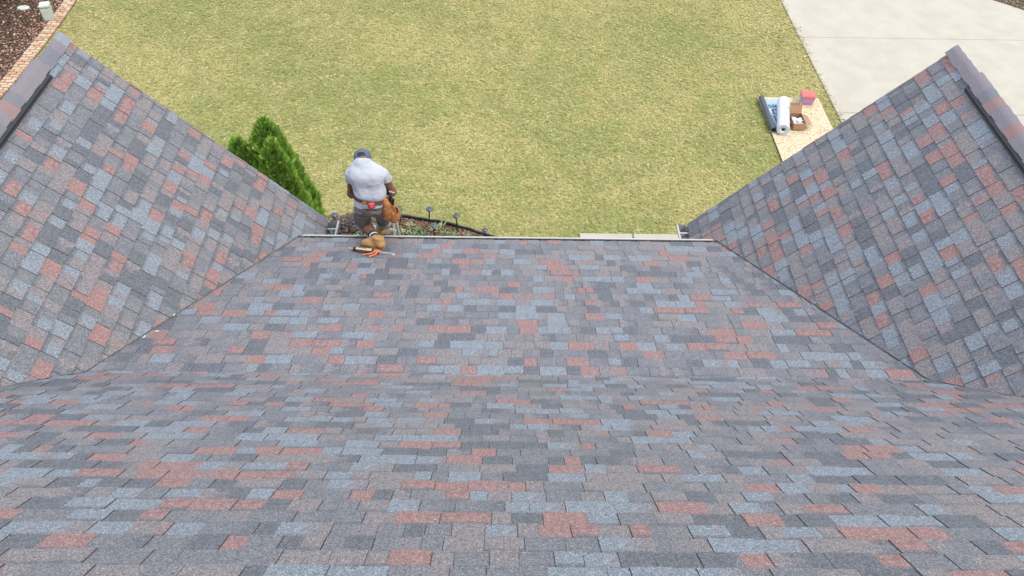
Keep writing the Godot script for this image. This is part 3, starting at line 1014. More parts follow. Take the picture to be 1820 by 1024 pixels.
func lawn() -> void:
	# tufts of short warm-season grass, straw and green
	var m := Mesher.new()
	for i in 7:
		var a := TAU * i / 7.0 + rng.randf() * 0.6
		var out := Vector3(cos(a), 0, sin(a))
		var h := rng.randf_range(0.014, 0.030)
		var reach := rng.randf_range(0.02, 0.05)
		var w := Vector3(-out.z, 0, out.x) * rng.randf_range(0.0028, 0.0042)
		var b := out * 0.004
		var mid := out * reach * 0.45 + Vector3.UP * h * 0.75
		var tip := out * reach + Vector3.UP * h * rng.randf_range(0.75, 1.05)
		var n := (Vector3.UP * 0.8 + out * 0.3).normalized()
		m.quad(b - w, b + w, mid + w, mid - w, n)
		m.flat(mid - w, mid + w, tip, n)
	var mesh := m.mesh()
	var patches := FastNoiseLite.new(); patches.seed = 3; patches.frequency = 0.22; patches.fractal_octaves = 4
	var fine := FastNoiseLite.new(); fine.seed = 9; fine.frequency = 1.6; fine.fractal_octaves = 3
	var spots := []
	var n := 400000
	for i in n:
		var z := -10.3 - 13.0 * pow(rng.randf(), 1.12)
		var x := rng.randf_range(-10.6, 6.70)
		if x < edge_x(z) + rng.randf() * 0.04:
			continue
		if x < -0.2 and z > bed_front(x) - 0.03:
			continue
		if x > 1.2 and z > -10.55:
			continue
		if x > 5.14 and x < 6.36 and z < -12.34 and z > -14.78:
			continue
		if (absf(x - 1.10) < 0.02 or absf(x - 0.68) < 0.015) and patches.get_noise_2d(z * 6.0, x) > 0.02 and z < -14.5:   # old wheel lines
			continue
		if x > 6.6 + rng.randfn() * 0.05:
			continue
		var s := patches.get_noise_2d(x, z) * 1.0 + fine.get_noise_2d(x, z) * 0.6
		var g := clampf(0.5 + s * 0.9 + rng.randfn() * 0.3, 0.0, 1.0)
		var c := Color(0.49, 0.422, 0.172).lerp(Color(0.282, 0.305, 0.096), g)
		var r := rng.randf()
		if r < 0.05:
			c = Color(0.62, 0.54, 0.28)
		elif r < 0.13:
			c = Color(0.25, 0.19, 0.075)
		c *= rng.randf_range(0.72, 1.2)
		var sc := rng.randf_range(0.6, 1.0)
		spots.append([Transform3D(Basis(Vector3.UP, rng.randf() * TAU).scaled(Vector3(sc, sc * rng.randf_range(0.7, 1.2), sc)), Vector3(x, 0.0 if x < 6.61 else 0.03, z)), c])
	stuff(scatter("grass", mesh, spots, M.tint), "short straw and green lawn grass between the house and the driveway", "grass")
	# dead leaves on it, thickest by the driveway and the bricks
	spots = []
	for i in 1700:
		var z := rng.randf_range(-21.0, -10.9)
		var x := rng.randf_range(-9.7, 6.5)
		var u := rng.randf()
		if u < 0.3:
			x = 6.6 - absf(rng.randfn()) * 0.45 + (0.15 if rng.randf() < 0.3 else 0.0)
		elif u < 0.5:
			x = edge_x(z) + absf(rng.randfn()) * 1.3
			z = rng.randf_range(-21.0, -15.0)
		var c := Color(0.42, 0.27, 0.13).lerp(Color(0.55, 0.45, 0.25), rng.randf()) * rng.randf_range(0.35, 1.15)
		spots.append([Transform3D(any_turn().scaled(Vector3.ONE * rng.randf_range(0.4, 0.95)), Vector3(x, 0.043 if x < 6.6 else 0.04, z)), c])
	stuff(scatter("fallen_leaves", leaf_mesh(), spots, M.tint), "small dead leaves scattered over the lawn and the driveway's edge", "leaves")


# ------------------------------------------------------------------ plants
func trees() -> void:
	var m := Mesher.new()   # a flat fan of scale leaves
	for i in 7:
		var a := (i - 3) * 0.34
		var l := 0.055 - absf(i - 3) * 0.006
		var d := Vector3(sin(a), cos(a), 0.12 * sin(i * 2.3))
		var w := Vector3(cos(a), -sin(a), 0) * 0.006
		var b := Vector3(0, 0.008 * (3 - absf(i - 3)), 0)
		var n := Vector3(0.15 * sin(a), 0.1, 1).normalized()
		m.quad(b, b + d * l * 0.5 + w, b + d * l, b + d * l * 0.5 - w, n)
	var fan := m.mesh()
	var leafm := mat(Color.WHITE, 0.65, 0.0, 0.4)
	leafm.vertex_color_use_as_albedo = true
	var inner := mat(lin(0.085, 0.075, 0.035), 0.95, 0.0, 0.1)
	var list := [
		[Vector3(-3.30, 0, -9.85), 2.66, 0.74, "tallest and broadest arborvitae, standing behind the other two"],
		[Vector3(-3.08, 0, -9.3), 2.70, 0.58, "bright arborvitae nearest the gable, standing before the broad one"],
		[Vector3(-3.72, 0, -9.8), 2.36, 0.66, "low arborvitae at the left of the group, half hidden by the gable"]]
	for e in list:
		var t := thing("arborvitae", "dense green " + e[3], "tree", e[0], "arborvitae beside the left gable")
		var h: float = e[1]
		var R: float = e[2]
		var tr := Mesher.new()
		tr.tube([Vector3(0, -0.05, 0), Vector3(0.02, h * 0.4, 0), Vector3(0, h * 0.85, 0.01)], [0.06, 0.045, 0.012], 8)
		obj("trunk", tr.mesh(), M.bark, t)
		var lump := FastNoiseLite.new()
		lump.seed = int(h * 100.0); lump.frequency = 2.6; lump.fractal_octaves = 2
		var rad := func(y: float, an: float) -> float:
			var u := clampf(y / h, 0.0, 1.0)
			var r := R * pow(1.0 - u, 0.66) * (0.55 + 0.45 * smoothstep(0.0, 0.2, u))
			return r * (1.0 + 0.22 * lump.get_noise_3d(cos(an) * 0.8, y * 0.75, sin(an) * 0.8))
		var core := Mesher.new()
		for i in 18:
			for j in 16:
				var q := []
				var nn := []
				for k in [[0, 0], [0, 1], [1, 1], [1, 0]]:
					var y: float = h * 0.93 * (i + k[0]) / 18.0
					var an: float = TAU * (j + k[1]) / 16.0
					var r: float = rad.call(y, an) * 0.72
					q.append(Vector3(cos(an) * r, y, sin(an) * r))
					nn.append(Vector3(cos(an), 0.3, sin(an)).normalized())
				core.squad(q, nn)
		var spots := []
		for i in 21000:
			var u := 1.0 - sqrt(rng.randf())
			u = clampf(u * 1.02, 0.0, 0.995)
			var y := h * u
			var an := rng.randf() * TAU
			var depth := rng.randf()
			var r: float = rad.call(y, an) * (0.70 + 0.32 * sqrt(depth))
			var p := Vector3(cos(an) * r, y - 0.03, sin(an) * r)
			# fans stand on edge, pointing up and out
			var out := Vector3(cos(an), 0, sin(an))
			var upd := (Vector3.UP * rng.randf_range(0.7, 1.2) + out * rng.randf_range(0.15, 0.8) + Vector3(rng.randfn(), rng.randfn(), rng.randfn()) * 0.2).normalized()
			var sd := Vector3(-out.z, 0, out.x).rotated(upd, rng.randf_range(-1.4, 1.4))
			var zz := sd.cross(upd).normalized()
			var xx := upd.cross(zz).normalized()
			var sc := rng.randf_range(0.7, 1.35)
			var c := Color(0.175, 0.30, 0.042) * rng.randf_range(0.8, 1.2)
			spots.append([Transform3D(Basis(xx, upd, zz).scaled_local(Vector3.ONE * sc), p), c])
		var cr := scatter("crown", fan, spots, leafm)
		cr.set_meta("kind", "stuff")
		t.add_child(cr)
		obj("inner_branches", core.mesh(), inner, cr)

func flower_bed() -> void:
	var poly := PackedVector2Array([Vector2(-3.2, -10.9)])
	for i in 13:
		var x := -2.6 + i * 0.25
		poly.append(Vector2(x, bed_front(x)))
	poly.append(Vector2(0.4, -6.8)); poly.append(Vector2(-3.2, -6.8))
	patch("bed_soil", poly, 0.025, M.soil)
	var spots := []
	for i in 7000:
		var x := rng.randf_range(-3.0, 0.3)
		var z := rng.randf_range(-10.95, -9.6)
		if z < bed_front(x) + 0.03:
			continue
		var c := Color(0.13, 0.07, 0.042).lerp(Color(0.30, 0.19, 0.12), rng.randf()) * rng.randf_range(0.4, 1.2)
		spots.append([Transform3D(any_turn().scaled(Vector3.ONE * rng.randf_range(0.5, 1.1)), Vector3(x, 0.03 + rng.randf() * 0.015, z)), c])
	stuff(scatter("mulch", chip_mesh(), spots, M.tint), "reddish brown mulch of the flower bed below the eave", "mulch")
	# black plastic edging
	var e := Mesher.new()
	var pts := []
	var rad := []
	for i in 30:
		var x := -1.9 + i * 0.07
		pts.append(Vector3(x, 0.055 + 0.006 * sin(i * 1.7), bed_front(x) - 0.01 + 0.006 * sin(i * 0.9)))
		rad.append(0.022)
	e.tube(pts, rad, 8)
	var ed := thing("garden_edging", "black plastic edging curving along the flower bed", "edging")
	obj("top_tube", e.mesh(), M.black, ed)
	e = Mesher.new()
	for i in 29:
		var a: Vector3 = pts[i]
		var b: Vector3 = pts[i + 1]
		for s in [-1.0, 1.0]:
			var o := Vector3(0, 0, 0.003 * s)
			e.quad(Vector3(a.x, -0.02, a.z) + o, Vector3(b.x, -0.02, b.z) + o, b + o, a + o, Vector3(0, 0, s))
	obj("edging_strip", e.mesh(), M.black, ed)
	# solar stake lights
	var glass := mat(lin(0.5, 0.52, 0.52), 0.2)
	var top := mat(lin(0.06, 0.065, 0.075), 0.35)
	var panel := mat(lin(0.02, 0.03, 0.06), 0.12)
	var proto: Node3D = null
	var spotsl := [
		[Vector3(-1.22, 0, -10.78), 0.36, "black solar stake light standing first along the curved edging, right of the roofer"],
		[Vector3(-0.735, 0, -10.60), 0.36, "black solar stake light in the middle of the curved edging"],
		[Vector3(-1.105, 0, -10.36), 0.34, "black solar stake light among the weeds, set back from the edging"],
		[Vector3(-0.27, 0, -10.32), 0.30, "black solar stake light at the end of the edging, just over the gutter"],
		[Vector3(-2.755, 0, -10.58), 0.36, "black solar stake light beside the end of the left gable gutter"],
		[Vector3(-1.69, 0, -10.80), 0.36, "black solar stake light half hidden behind the leather tool pouch"]]
	for s in spotsl:
		var o: Node3D
		if proto == null:
			o = thing("solar_light", s[2], "garden light", s[0], "solar lights in the flower bed")
			proto = o
			var m := Mesher.new()
			m.tube([Vector3(0, -0.03, 0), Vector3(0, 0.29, 0)], [0.008, 0.012], 8)
			obj("stake", m.mesh(), M.black, o)
			m = Mesher.new()
			m.lathe([Vector2(0.0, 0.27), Vector2(0.026, 0.275), Vector2(0.034, 0.325), Vector2(0.0, 0.33)], Transform3D(), 16)
			obj("lens", m.mesh(), glass, o)
			m = Mesher.new()
			m.lathe([Vector2(0.0, 0.322), Vector2(0.052, 0.322), Vector2(0.062, 0.326), Vector2(0.062, 0.334), Vector2(0.045, 0.352), Vector2(0.030, 0.358), Vector2(0.0, 0.36)], Transform3D(), 20)
			var cp := obj("lamp_cap", m.mesh(), top, o)
			m = Mesher.new()
			m.box(at(0, 0.3615, 0), Vector3(0.03, 0.004, 0.03), 0.001)
			obj("solar_panel", m.mesh(), panel, cp)
		else:
			o = proto.duplicate()
			o.name = numbered("solar_light")
			add_child(o, true)
			o.set_meta("label", s[2])
		o.position = s[0]
		o.scale = Vector3.ONE * (s[1] / 0.36)
		o.rotation = Vector3(rng.randf_range(-0.08, 0.08), rng.randf() * 3.0, rng.randf_range(-0.08, 0.08))
	# weeds: rosettes of upright leaves
	var lm := mat(lin(0.10, 0.17, 0.055), 0.6)
	var lm2 := mat(lin(0.17, 0.24, 0.11), 0.6)
	var where := [Vector3(-1.52, 0.03, -10.66), Vector3(-1.38, 0.03, -10.56), Vector3(-1.43, 0.03, -10.44), Vector3(-1.0, 0.03, -10.66), Vector3(-0.93, 0.03, -10.47), Vector3(-0.78, 0.03, -10.42), Vector3(-1.62, 0.03, -10.5), Vector3(-1.27, 0.03, -10.42), Vector3(-0.55, 0.03, -10.42), Vector3(-1.12, 0.03, -10.58)]
	var said := ["at the left end of the bare soil, behind the ladder rail", "left of the first stake light", "just over the gutter left of the set back light", "under the edging between two stake lights", "right of the set back light", "below the middle stake light", "beside the ladder rail near the gutter", "left beside the set back light", "near the end of the edging", "behind the set back light"]
	for i in where.size():
		var m := Mesher.new()
		var nl := 9 + rng.randi() % 8
		for j in nl:
			var an := TAU * j / nl + rng.randf()
			var out := Vector3(cos(an), 0, sin(an))
			var sdv := Vector3(-out.z, 0, out.x)
			var l := rng.randf_range(0.07, 0.15)
			var tilt := rng.randf_range(0.4, 1.3)
			var d := (out * cos(tilt) + Vector3.UP * sin(tilt))
			var w := rng.randf_range(0.012, 0.022)
			var a := out * 0.01
			var b := a + d * l * 0.5
			var c := a + d * l - Vector3.UP * 0.02
			var n := (Vector3.UP * cos(tilt) - out * sin(tilt) * 0.5 + Vector3.UP * 0.3).normalized()
			m.quad(a, b + sdv * w, c, b - sdv * w, n)
		var o := obj("weed", m.mesh(), lm if i % 3 else lm2)
		o.position = where[i]
		o.set_meta("label", "small green weed " + said[i])
		o.set_meta("category", "weed")
		o.set_meta("group", "weeds in the flower bed")
	# purplish shrub and bright ground cover below the left gutter
	var sh := thing("shrub", "low purplish brown shrub below the eave, left of the ladder", "shrub", Vector3(-2.35, 0.02, -10.25))
	for i in 6:
		var m := Mesher.new()
		var a := TAU * i / 6.0
		m.tube([Vector3.ZERO, Vector3(cos(a) * 0.2, 0.2, sin(a) * 0.15), Vector3(cos(a) * 0.42, 0.36, sin(a) * 0.3)], [0.012, 0.009, 0.004], 6)
		obj("stem", m.mesh(), M.wood, sh)
	spots = []
	for i in 3600:
		var q := Vector3(rng.randfn() * 0.3, 0.0, rng.randfn() * 0.2)
		var hh := 0.52 * exp(-q.x * q.x * 2.5 - q.z * q.z * 3.0)
		q.y = hh * sqrt(rng.randf())
		spots.append([Transform3D(any_turn().scaled(Vector3.ONE * rng.randf_range(0.45, 0.9)), q), Color(0.075, 0.05, 0.05).lerp(Color(0.20, 0.17, 0.14), rng.randf()) * rng.randf_range(0.5, 1.3)])
	var cr := scatter("crown", leaf_mesh(), spots, M.tint)
	cr.set_meta("kind", "stuff")
	sh.add_child(cr)
	var gr := thing("ground_cover_plant", "bright green low plant just over the gutter, before the purplish shrub", "plant", Vector3(-2.2, 0.02, -9.75))
	spots = []
	for i in 1500:
		var q := Vector3(rng.randfn() * 0.17, 0.0, rng.randfn() * 0.1)
		q.y = 0.50 * exp(-q.x * q.x * 9.0) * (0.3 + 0.7 * sqrt(rng.randf()))
		spots.append([Transform3D(Basis(Vector3.UP, rng.randf() * TAU) * Basis(Vector3.RIGHT, rng.randf_range(0.3, 1.2)) * Basis().scaled(Vector3.ONE * rng.randf_range(0.6, 1.1)), q), Color(0.08, 0.22, 0.025).lerp(Color(0.17, 0.33, 0.05), rng.randf()) * rng.randf_range(0.6, 1.2)])
	cr = scatter("foliage", leaf_mesh(), spots, M.tint)
	cr.set_meta("kind", "stuff")
	gr.add_child(cr)
	for i in 4:
		var m := Mesher.new()
		var a := TAU * i / 4.0
		m.tube([Vector3.ZERO, Vector3(cos(a) * 0.08, 0.2, sin(a) * 0.06), Vector3(cos(a) * 0.16, 0.38, sin(a) * 0.1)], [0.01, 0.007, 0.003], 6)
		obj("stem", m.mesh(), lm, gr)


# ------------------------------------------------------------------ roofing goods on the lawn
func letters(s: String, size: float) -> TextMesh:
	var t := TextMesh.new()
	var f := SystemFont.new()
	f.font_names = PackedStringArray(["Droid Sans"])
	f.font_weight = 700
	t.font = f
	t.text = s
	t.font_size = 64
	t.pixel_size = size / 46.0
	t.depth = 0.002
	return t

func materials_on_lawn() -> void:
	# sheet of strand board
	var osb := _osb()
	var b := thing("strand_board", "pale strand board sheet lying on the lawn by the driveway", "board", Vector3(5.75, 0.045, -13.56))
	var m := Mesher.new()
	m.box(Transform3D(), Vector3(1.22, 0.016, 2.44), 0.002)
	obj("sheet", m.mesh(), osb, b)
	var strand := []
	for i in 500:
		strand.append([Transform3D(Basis(Vector3.UP, rng.randf() * TAU).scaled(Vector3(rng.randf_range(0.6, 1.8), 0.12, rng.randf_range(0.5, 1.2))), Vector3(rng.randf_range(-0.57, 0.57), 0.0085, rng.randf_range(-1.17, 1.17))), Color(0.34, 0.24, 0.115).lerp(Color(0.52, 0.43, 0.29), rng.randf()) * rng.randf_range(0.75, 1.1)])
	var ss := scatter("strands", chip_mesh(), strand, M.tint)
	ss.set_meta("kind", "stuff")
	b.add_child(ss)
	# printed wrapper sheet
	var top := 0.054
	var blue := mat(lin(0.25, 0.34, 0.43), 0.5)
	var pale := mat(lin(0.42, 0.47, 0.51), 0.5)
	var ink := mat(lin(0.03, 0.045, 0.06), 0.5)
	var s := thing("printed_sheet", "pale blue printed wrapper lying flat between the black and the white roll", "wrapper", Vector3(5.36, top, -14.14))
	m = Mesher.new()
	var sheet := PackedVector2Array([Vector2(-0.16, -0.56), Vector2(0.2, -0.57), Vector2(0.0, 0.56), Vector2(-0.15, 0.57)])
	m.prism(sheet, Transform3D(), 0.0, 0.003)
	obj("paper", m.mesh(), blue, s)
	m = Mesher.new()
	m.prism(PackedVector2Array([Vector2(-0.125, -0.20), Vector2(0.13, -0.20), Vector2(0.1, 0.0), Vector2(-0.125, 0.0)]), Transform3D(), 0.003, 0.005)
	obj("white_panel", m.mesh(), pale, s)
	m = Mesher.new()
	m.prism(PackedVector2Array([Vector2(-0.09, 0.04), Vector2(0.08, 0.04), Vector2(0.03, 0.40), Vector2(-0.06, 0.40)]), Transform3D(), 0.003, 0.005)
	obj("dark_panel", m.mesh(), mat(lin(0.09, 0.115, 0.15), 0.5), s)
	m = Mesher.new()
	m.prism(PackedVector2Array([Vector2(-0.105, 0.04), Vector2(-0.08, 0.04), Vector2(-0.05, 0.40), Vector2(-0.075, 0.40)]), Transform3D(), 0.0045, 0.007)
	m.prism(PackedVector2Array([Vector2(-0.03, 0.07), Vector2(0.07, 0.07), Vector2(0.07, 0.12), Vector2(0.035, 0.12), Vector2(0.025, 0.2), Vector2(0.0, 0.2), Vector2(0.0, 0.12), Vector2(-0.03, 0.12)]), Transform3D(), 0.0045, 0.007)
	obj("printed_mark", m.mesh(), pale, s)
	var flat := Basis(Vector3.RIGHT, Vector3(0, 0, -1), Vector3.UP)
	obj("lettering", letters("SHI", 0.10), ink, s, Transform3D(flat, Vector3(0.02, 0.006, -0.30)))
	obj("lettering", letters("D", 0.17), ink, s, Transform3D(flat, Vector3(0.01, 0.008, -0.10)))
	# black roll
	var felt := mat(lin(0.045, 0.052, 0.065), 0.55)
	var r := thing("underlayment_roll", "thin black roll of roofing underlayment at the edge of the strand board", "roll")
	_roll(r, Vector3(5.175, top + 0.052, -14.70), Vector3(5.165, top + 0.052, -13.54), 0.052, 0.035, felt, mat(lin(0.01, 0.01, 0.012), 0.8))
	# white roll
	var wr := thing("underlayment_roll", "thick white roll of roofing underlayment beside the cardboard box", "roll")
	_roll(wr, Vector3(5.545, top + 0.118, -14.45), Vector3(5.31, top + 0.118, -13.44), 0.118, 0.035, mat(lin(0.46, 0.475, 0.49), 0.5), M.black)
	# cardboard box, open, one flap raised at the back
	var card := textured(noise_tex(0.06, 4, [lin(0.26, 0.145, 0.08), lin(0.35, 0.21, 0.125)], [0.3, 0.7], 50, 256), 3.0, 0.9, 0.2)
	var bx := thing("cardboard_box", "open brown cardboard box of packets between the white roll and the red lidded bin", "box", Vector3(5.67, top, -13.80))
	var W := 0.235; var D := 0.37; var H := 0.15
	m = Mesher.new()
	m.box(at(0, 0.005, 0), Vector3(W, 0.008, D))
	obj("bottom", m.mesh(), card, bx)
	for q in [[-W / 2, 0.0, 0.006, D], [W / 2, 0.0, 0.006, D], [0.0, -D / 2, W - 0.008, 0.006], [0.0, D / 2, W - 0.008, 0.006]]:
		m = Mesher.new()
		m.box(at(q[0], H / 2, q[1]), Vector3(q[2], H, q[3]), 0.001)
		obj("side", m.mesh(), card, bx)
	for q in [[Vector3(0, H + 0.09, -D / 2 - 0.05), Vector3(W, 0.20, 0.005), -0.5, 0.0], [Vector3(W / 2 + 0.06, H - 0.03, 0), Vector3(0.005, 0.14, D - 0.02), 0.0, -1.9], [Vector3(0, H - 0.06, D / 2 + 0.018), Vector3(W, 0.12, 0.005), -0.1, 0.0]]:
		m = Mesher.new()
		m.box(Transform3D(Basis.from_euler(Vector3(q[2], 0, q[3])), q[0]), q[1], 0.001)
		obj("flap", m.mesh(), card, bx)
	var marks := Mesher.new()
	var mb := Basis.from_euler(Vector3(-0.5, 0, 0))
	for i in 6:
		marks.box(Transform3D(mb * Basis(Vector3.BACK, [0.5, -0.4, 0.2, -0.6, 0.3, 0.0][i]), Vector3(-0.11 + i * 0.034, H + 0.145, -D / 2 - 0.078)), Vector3(0.012, 0.035, 0.004))
	obj("handwriting", marks.mesh(), mat(lin(0.12, 0.06, 0.04)), bx)
	marks = Mesher.new()
	marks.box(at(-0.1, 0.07, D / 2 + 0.0045), Vector3(0.03, 0.02, 0.003))
	marks.box(at(0.0, 0.08, D / 2 + 0.0045), Vector3(0.10, 0.035, 0.003))
	obj("label_print", marks.mesh(), mat(lin(0.24, 0.13, 0.06)), bx)
	var pk := mat(lin(0.5, 0.49, 0.475), 0.4)
	for i in 4:
		m = Mesher.new()
		m.box(turned([-0.06, 0.05, -0.02, 0.07][i] + bx.position.x, top + 0.05 + 0.014 * i, [0.03, 0.09, -0.04, 0.02][i] + bx.position.z, [0.3, -0.4, 1.2, 0.7][i], 0.2, 0.1), Vector3(0.13, 0.05, 0.17), 0.018)
		var pkn := obj("packet", m.mesh(), pk)
		pkn.set_meta("label", "white plastic packet in the cardboard box, " + ["against its left side", "nearest the front", "at the back", "on top, with dark marks"][i])
		pkn.set_meta("category", "packet")
		pkn.set_meta("group", "packets in the cardboard box")
		if i == 3:
			var dm := Mesher.new()
			for j in 2:
				dm.box(turned(0.07 + bx.position.x + [0.015, 0.03][j], top + 0.122, 0.02 + bx.position.z + [0.05, -0.03][j], 0.7, 0.2, 0.1), Vector3(0.05, 0.012, 0.025), 0.004)
			obj("printed_mark", dm.mesh(), M.black, pkn)
	# bin
	var bn := thing("storage_bin", "small pink and teal plastic bin with a red lid on the strand board", "bin", Vector3(6.06, top, -14.60))
	bn.rotation.y = -0.06
	bn.scale = Vector3.ONE * 0.88
	var red := mat(lin(0.42, 0.085, 0.065), 0.35)
	var pink := mat(lin(0.42, 0.235, 0.32), 0.4)
	m = Mesher.new()
	var r0 := [Vector3(-0.125, 0, -0.11), Vector3(0.125, 0, -0.11), Vector3(0.125, 0, 0.11), Vector3(-0.125, 0, 0.11)]
	var r1 := []
	for p in r0:
		r1.append(Vector3(p.x * 1.16, 0.2, p.z * 1.16))
	for i in 4:
		var j := (i + 1) % 4
		m.quad(r0[i], r0[j], r1[j], r1[i], Vector3(r0[i].x + r0[j].x, -0.03, r0[i].z + r0[j].z).normalized())
	obj("tub", m.mesh(), pink, bn)
	m = Mesher.new()
	m.box(Transform3D(Basis(Vector3.BACK, 0.1), Vector3(-0.141, 0.10, 0.0)), Vector3(0.008, 0.13, 0.17), 0.002)
	obj("sticker", m.mesh(), mat(lin(0.15, 0.40, 0.41), 0.4), bn)
	m = Mesher.new()
	m.box(at(0, 0.105, 0.125), Vector3(0.2, 0.1, 0.006), 0.002)
	obj("sticker", m.mesh(), mat(lin(0.36, 0.17, 0.34), 0.4), bn)
	m = Mesher.new()
	m.box(at(0, 0.215, 0), Vector3(0.325, 0.035, 0.29), 0.01)
	m.box(at(0, 0.235, 0), Vector3(0.27, 0.012, 0.235), 0.004)
	obj("lid", m.mesh(), red, bn)

func _osb() -> StandardMaterial3D:
	var t := noise_tex(0.03, 5, [lin(0.35, 0.265, 0.15), lin(0.48, 0.39, 0.255), lin(0.56, 0.485, 0.35)], [0.3, 0.5, 0.7], 51, 512)
	return textured(t, 1.4, 0.85, 0.3)

func _roll(r: Node3D, a: Vector3, b: Vector3, rad: float, core: float, skin: Material, hole: Material) -> void:
	r.position = Vector3(a.x, a.y - rad, a.z)
	a -= r.position; b -= r.position
	var d := (b - a).normalized()
	var s := Vector3.UP.cross(d).normalized()
	var B := Basis(s, d, s.cross(d))
	var l := (b - a).length()
	var m := Mesher.new()
	var turns := PackedVector2Array()
	m.lathe([Vector2(core, 0.012), Vector2(rad - 0.006, 0.0), Vector2(rad, 0.006), Vector2(rad * 1.006, l * 0.33), Vector2(rad * 0.995, l * 0.7), Vector2(rad, l - 0.006), Vector2(rad - 0.006, l), Vector2(rad * 0.85, l - 0.004), Vector2(rad * 0.8, l), Vector2(rad * 0.62, l - 0.004), Vector2(rad * 0.58, l), Vector2(core, l - 0.012), Vector2(core * 0.95, l - 0.06), Vector2(core * 0.95, 0.06), Vector2(core, 0.012)], Transform3D(B, a), 28)
	obj("winding", m.mesh(), skin, r)
	m = Mesher.new()
	m.tube([a + d * 0.02, b - d * 0.02], [core * 0.93, core * 0.93], 16)
	obj("core", m.mesh(), hole, r)
	m = Mesher.new()   # the loose end
	m.box(Transform3D(B, a + d * l * 0.5 + s * (rad * 0.5) + Vector3.DOWN * (rad - 0.004)), Vector3(rad * 1.2, l - 0.02, 0.003), 0.001)
	obj("loose_end", m.mesh(), skin, r)


# ------------------------------------------------------------------ ladder and roofer
func ladder() -> void:
	var l := thing("step_ladder", "aluminium step ladder standing before the eave under the roofer", "ladder", Vector3(-1.465, 0, -7.7))
	var w := 0.165
	var foot := 0.62
	for s in [-1.0, 1.0]:
		for f in [0.0, 1.0]:
			var m := Mesher.new()
			var top := Vector3(s * w, 2.67, -0.02 - 0.1 * f)
			var bot := Vector3(s * (w + 0.09), 0.0, foot if f == 0.0 else -0.95)
			var d := (top - bot)
			var y := d.normalized()
			var x := Vector3(0, 0, 1).cross(y).cross(y).cross(y).normalized()
			x = (Vector3.RIGHT - y * y.x).normalized()
			m.box(Transform3D(Basis(x, y, x.cross(y)), (top + bot) * 0.5), Vector3(0.022, d.length(), 0.06), 0.004)
			obj("rail", m.mesh(), M.alu, l)
	for i in 9:
		var y := 2.565 - i * 0.29
		var t := (2.67 - y) / 2.67
		var m := Mesher.new()
		m.box(at(0, y - 0.012, -0.02 + (foot + 0.02) * t), Vector3(2.0 * (w + 0.09 * t), 0.022, 0.085), 0.004)
		obj("step", m.mesh(), M.white_metal, l)
	var m := Mesher.new()
	m.box(at(0, 2.70, -0.10), Vector3(0.36, 0.04, 0.13), 0.012)
	obj("top_cap", m.mesh(), M.white_metal, l)
	for i in 5:
		var y := 2.3 - i * 0.5
		var t := (2.67 - y) / 2.67
		m = Mesher.new()
		m.box(at(0, y, -0.12 - 0.83 * t), Vector3(2.0 * (w + 0.09 * t), 0.02, 0.025), 0.003)
		obj("brace", m.mesh(), M.alu, l)

func boot(parent: Node3D, ank: Vector3, dir: Vector3, up: Vector3) -> void:   # a laced work boot, heel under the ankle, toe along dir
	var d := (dir - up * dir.dot(up)).normalized()
	var s := d.cross(up).normalized()
	var P := func(f: float, h: float, x := 0.0) -> Vector3: return ank + (d * f + up * (h - 0.085) + s * x) * 0.9
	var upper := flesh([
		[P.call(-0.045, 0.05), P.call(-0.03, 0.14), 0.044, 0.050], [P.call(-0.045, 0.05), P.call(0.12, 0.045), 0.042, 0.043],
		[P.call(0.02, 0.12), P.call(0.13, 0.055), 0.044, 0.038], [P.call(0.10, 0.047, 0.014), P.call(0.17, 0.043, 0.012), 0.038, 0.036], [P.call(0.10, 0.047, -0.014), P.call(0.17, 0.043, -0.008), 0.038, 0.036],
		[P.call(-0.01, 0.10), P.call(-0.01, 0.15), 0.044, 0.050]], 0.03, 0.007, [[P.call(0, 0.15), (up * 1.0 - d * 0.15).normalized()], [P.call(0, 0.022), -up]], [], 0.003, 18.0)
	var b := obj("boot", upper.mesh(), M.boot, parent)
	var so := Mesher.new()
	var poly := PackedVector2Array()
	for k in 22:
		var a := TAU * k / 22.0
		var f := cos(a)
		var wid := 0.043 + 0.012 * smoothstep(-0.2, 0.7, f) - 0.004 * (1.0 - absf(f))
		poly.append(Vector2(sin(a) * wid, 0.062 + f * 0.15))
	so.prism(poly, Transform3D(Basis(s * 0.9, up * 0.9, d * 0.9), P.call(0.0, 0.0)), -0.006, 0.024)
	obj("sole", so.mesh(), M.sole, b)
	var lc := Mesher.new()
	for k in 4:
		var f := 0.035 + k * 0.024
		var h := 0.148 - k * 0.02
		lc.tube([P.call(f - 0.006, h - 0.006, -0.028), P.call(f + 0.008, h + 0.006), P.call(f - 0.006, h - 0.006, 0.028)], [0.0035, 0.0035, 0.0035], 6)
	obj("lace", lc.mesh(), mat(lin(0.25, 0.14, 0.06), 0.9), b)

func sock(parent: Node3D, a: Vector3, b: Vector3) -> void:
	var m := Mesher.new()
	m.tube([a, a.lerp(b, 0.35), a.lerp(b, 0.7), b], [0.049, 0.05, 0.053, 0.056], 14)
	var o := obj("sock", m.mesh(), M.sock, parent)
	m = Mesher.new()
	m.tube([a.lerp(b, 0.62), a.lerp(b, 0.74)], [0.0555, 0.0562], 14, false)
	obj("sock_stripe", m.mesh(), M.cloth_white, o)

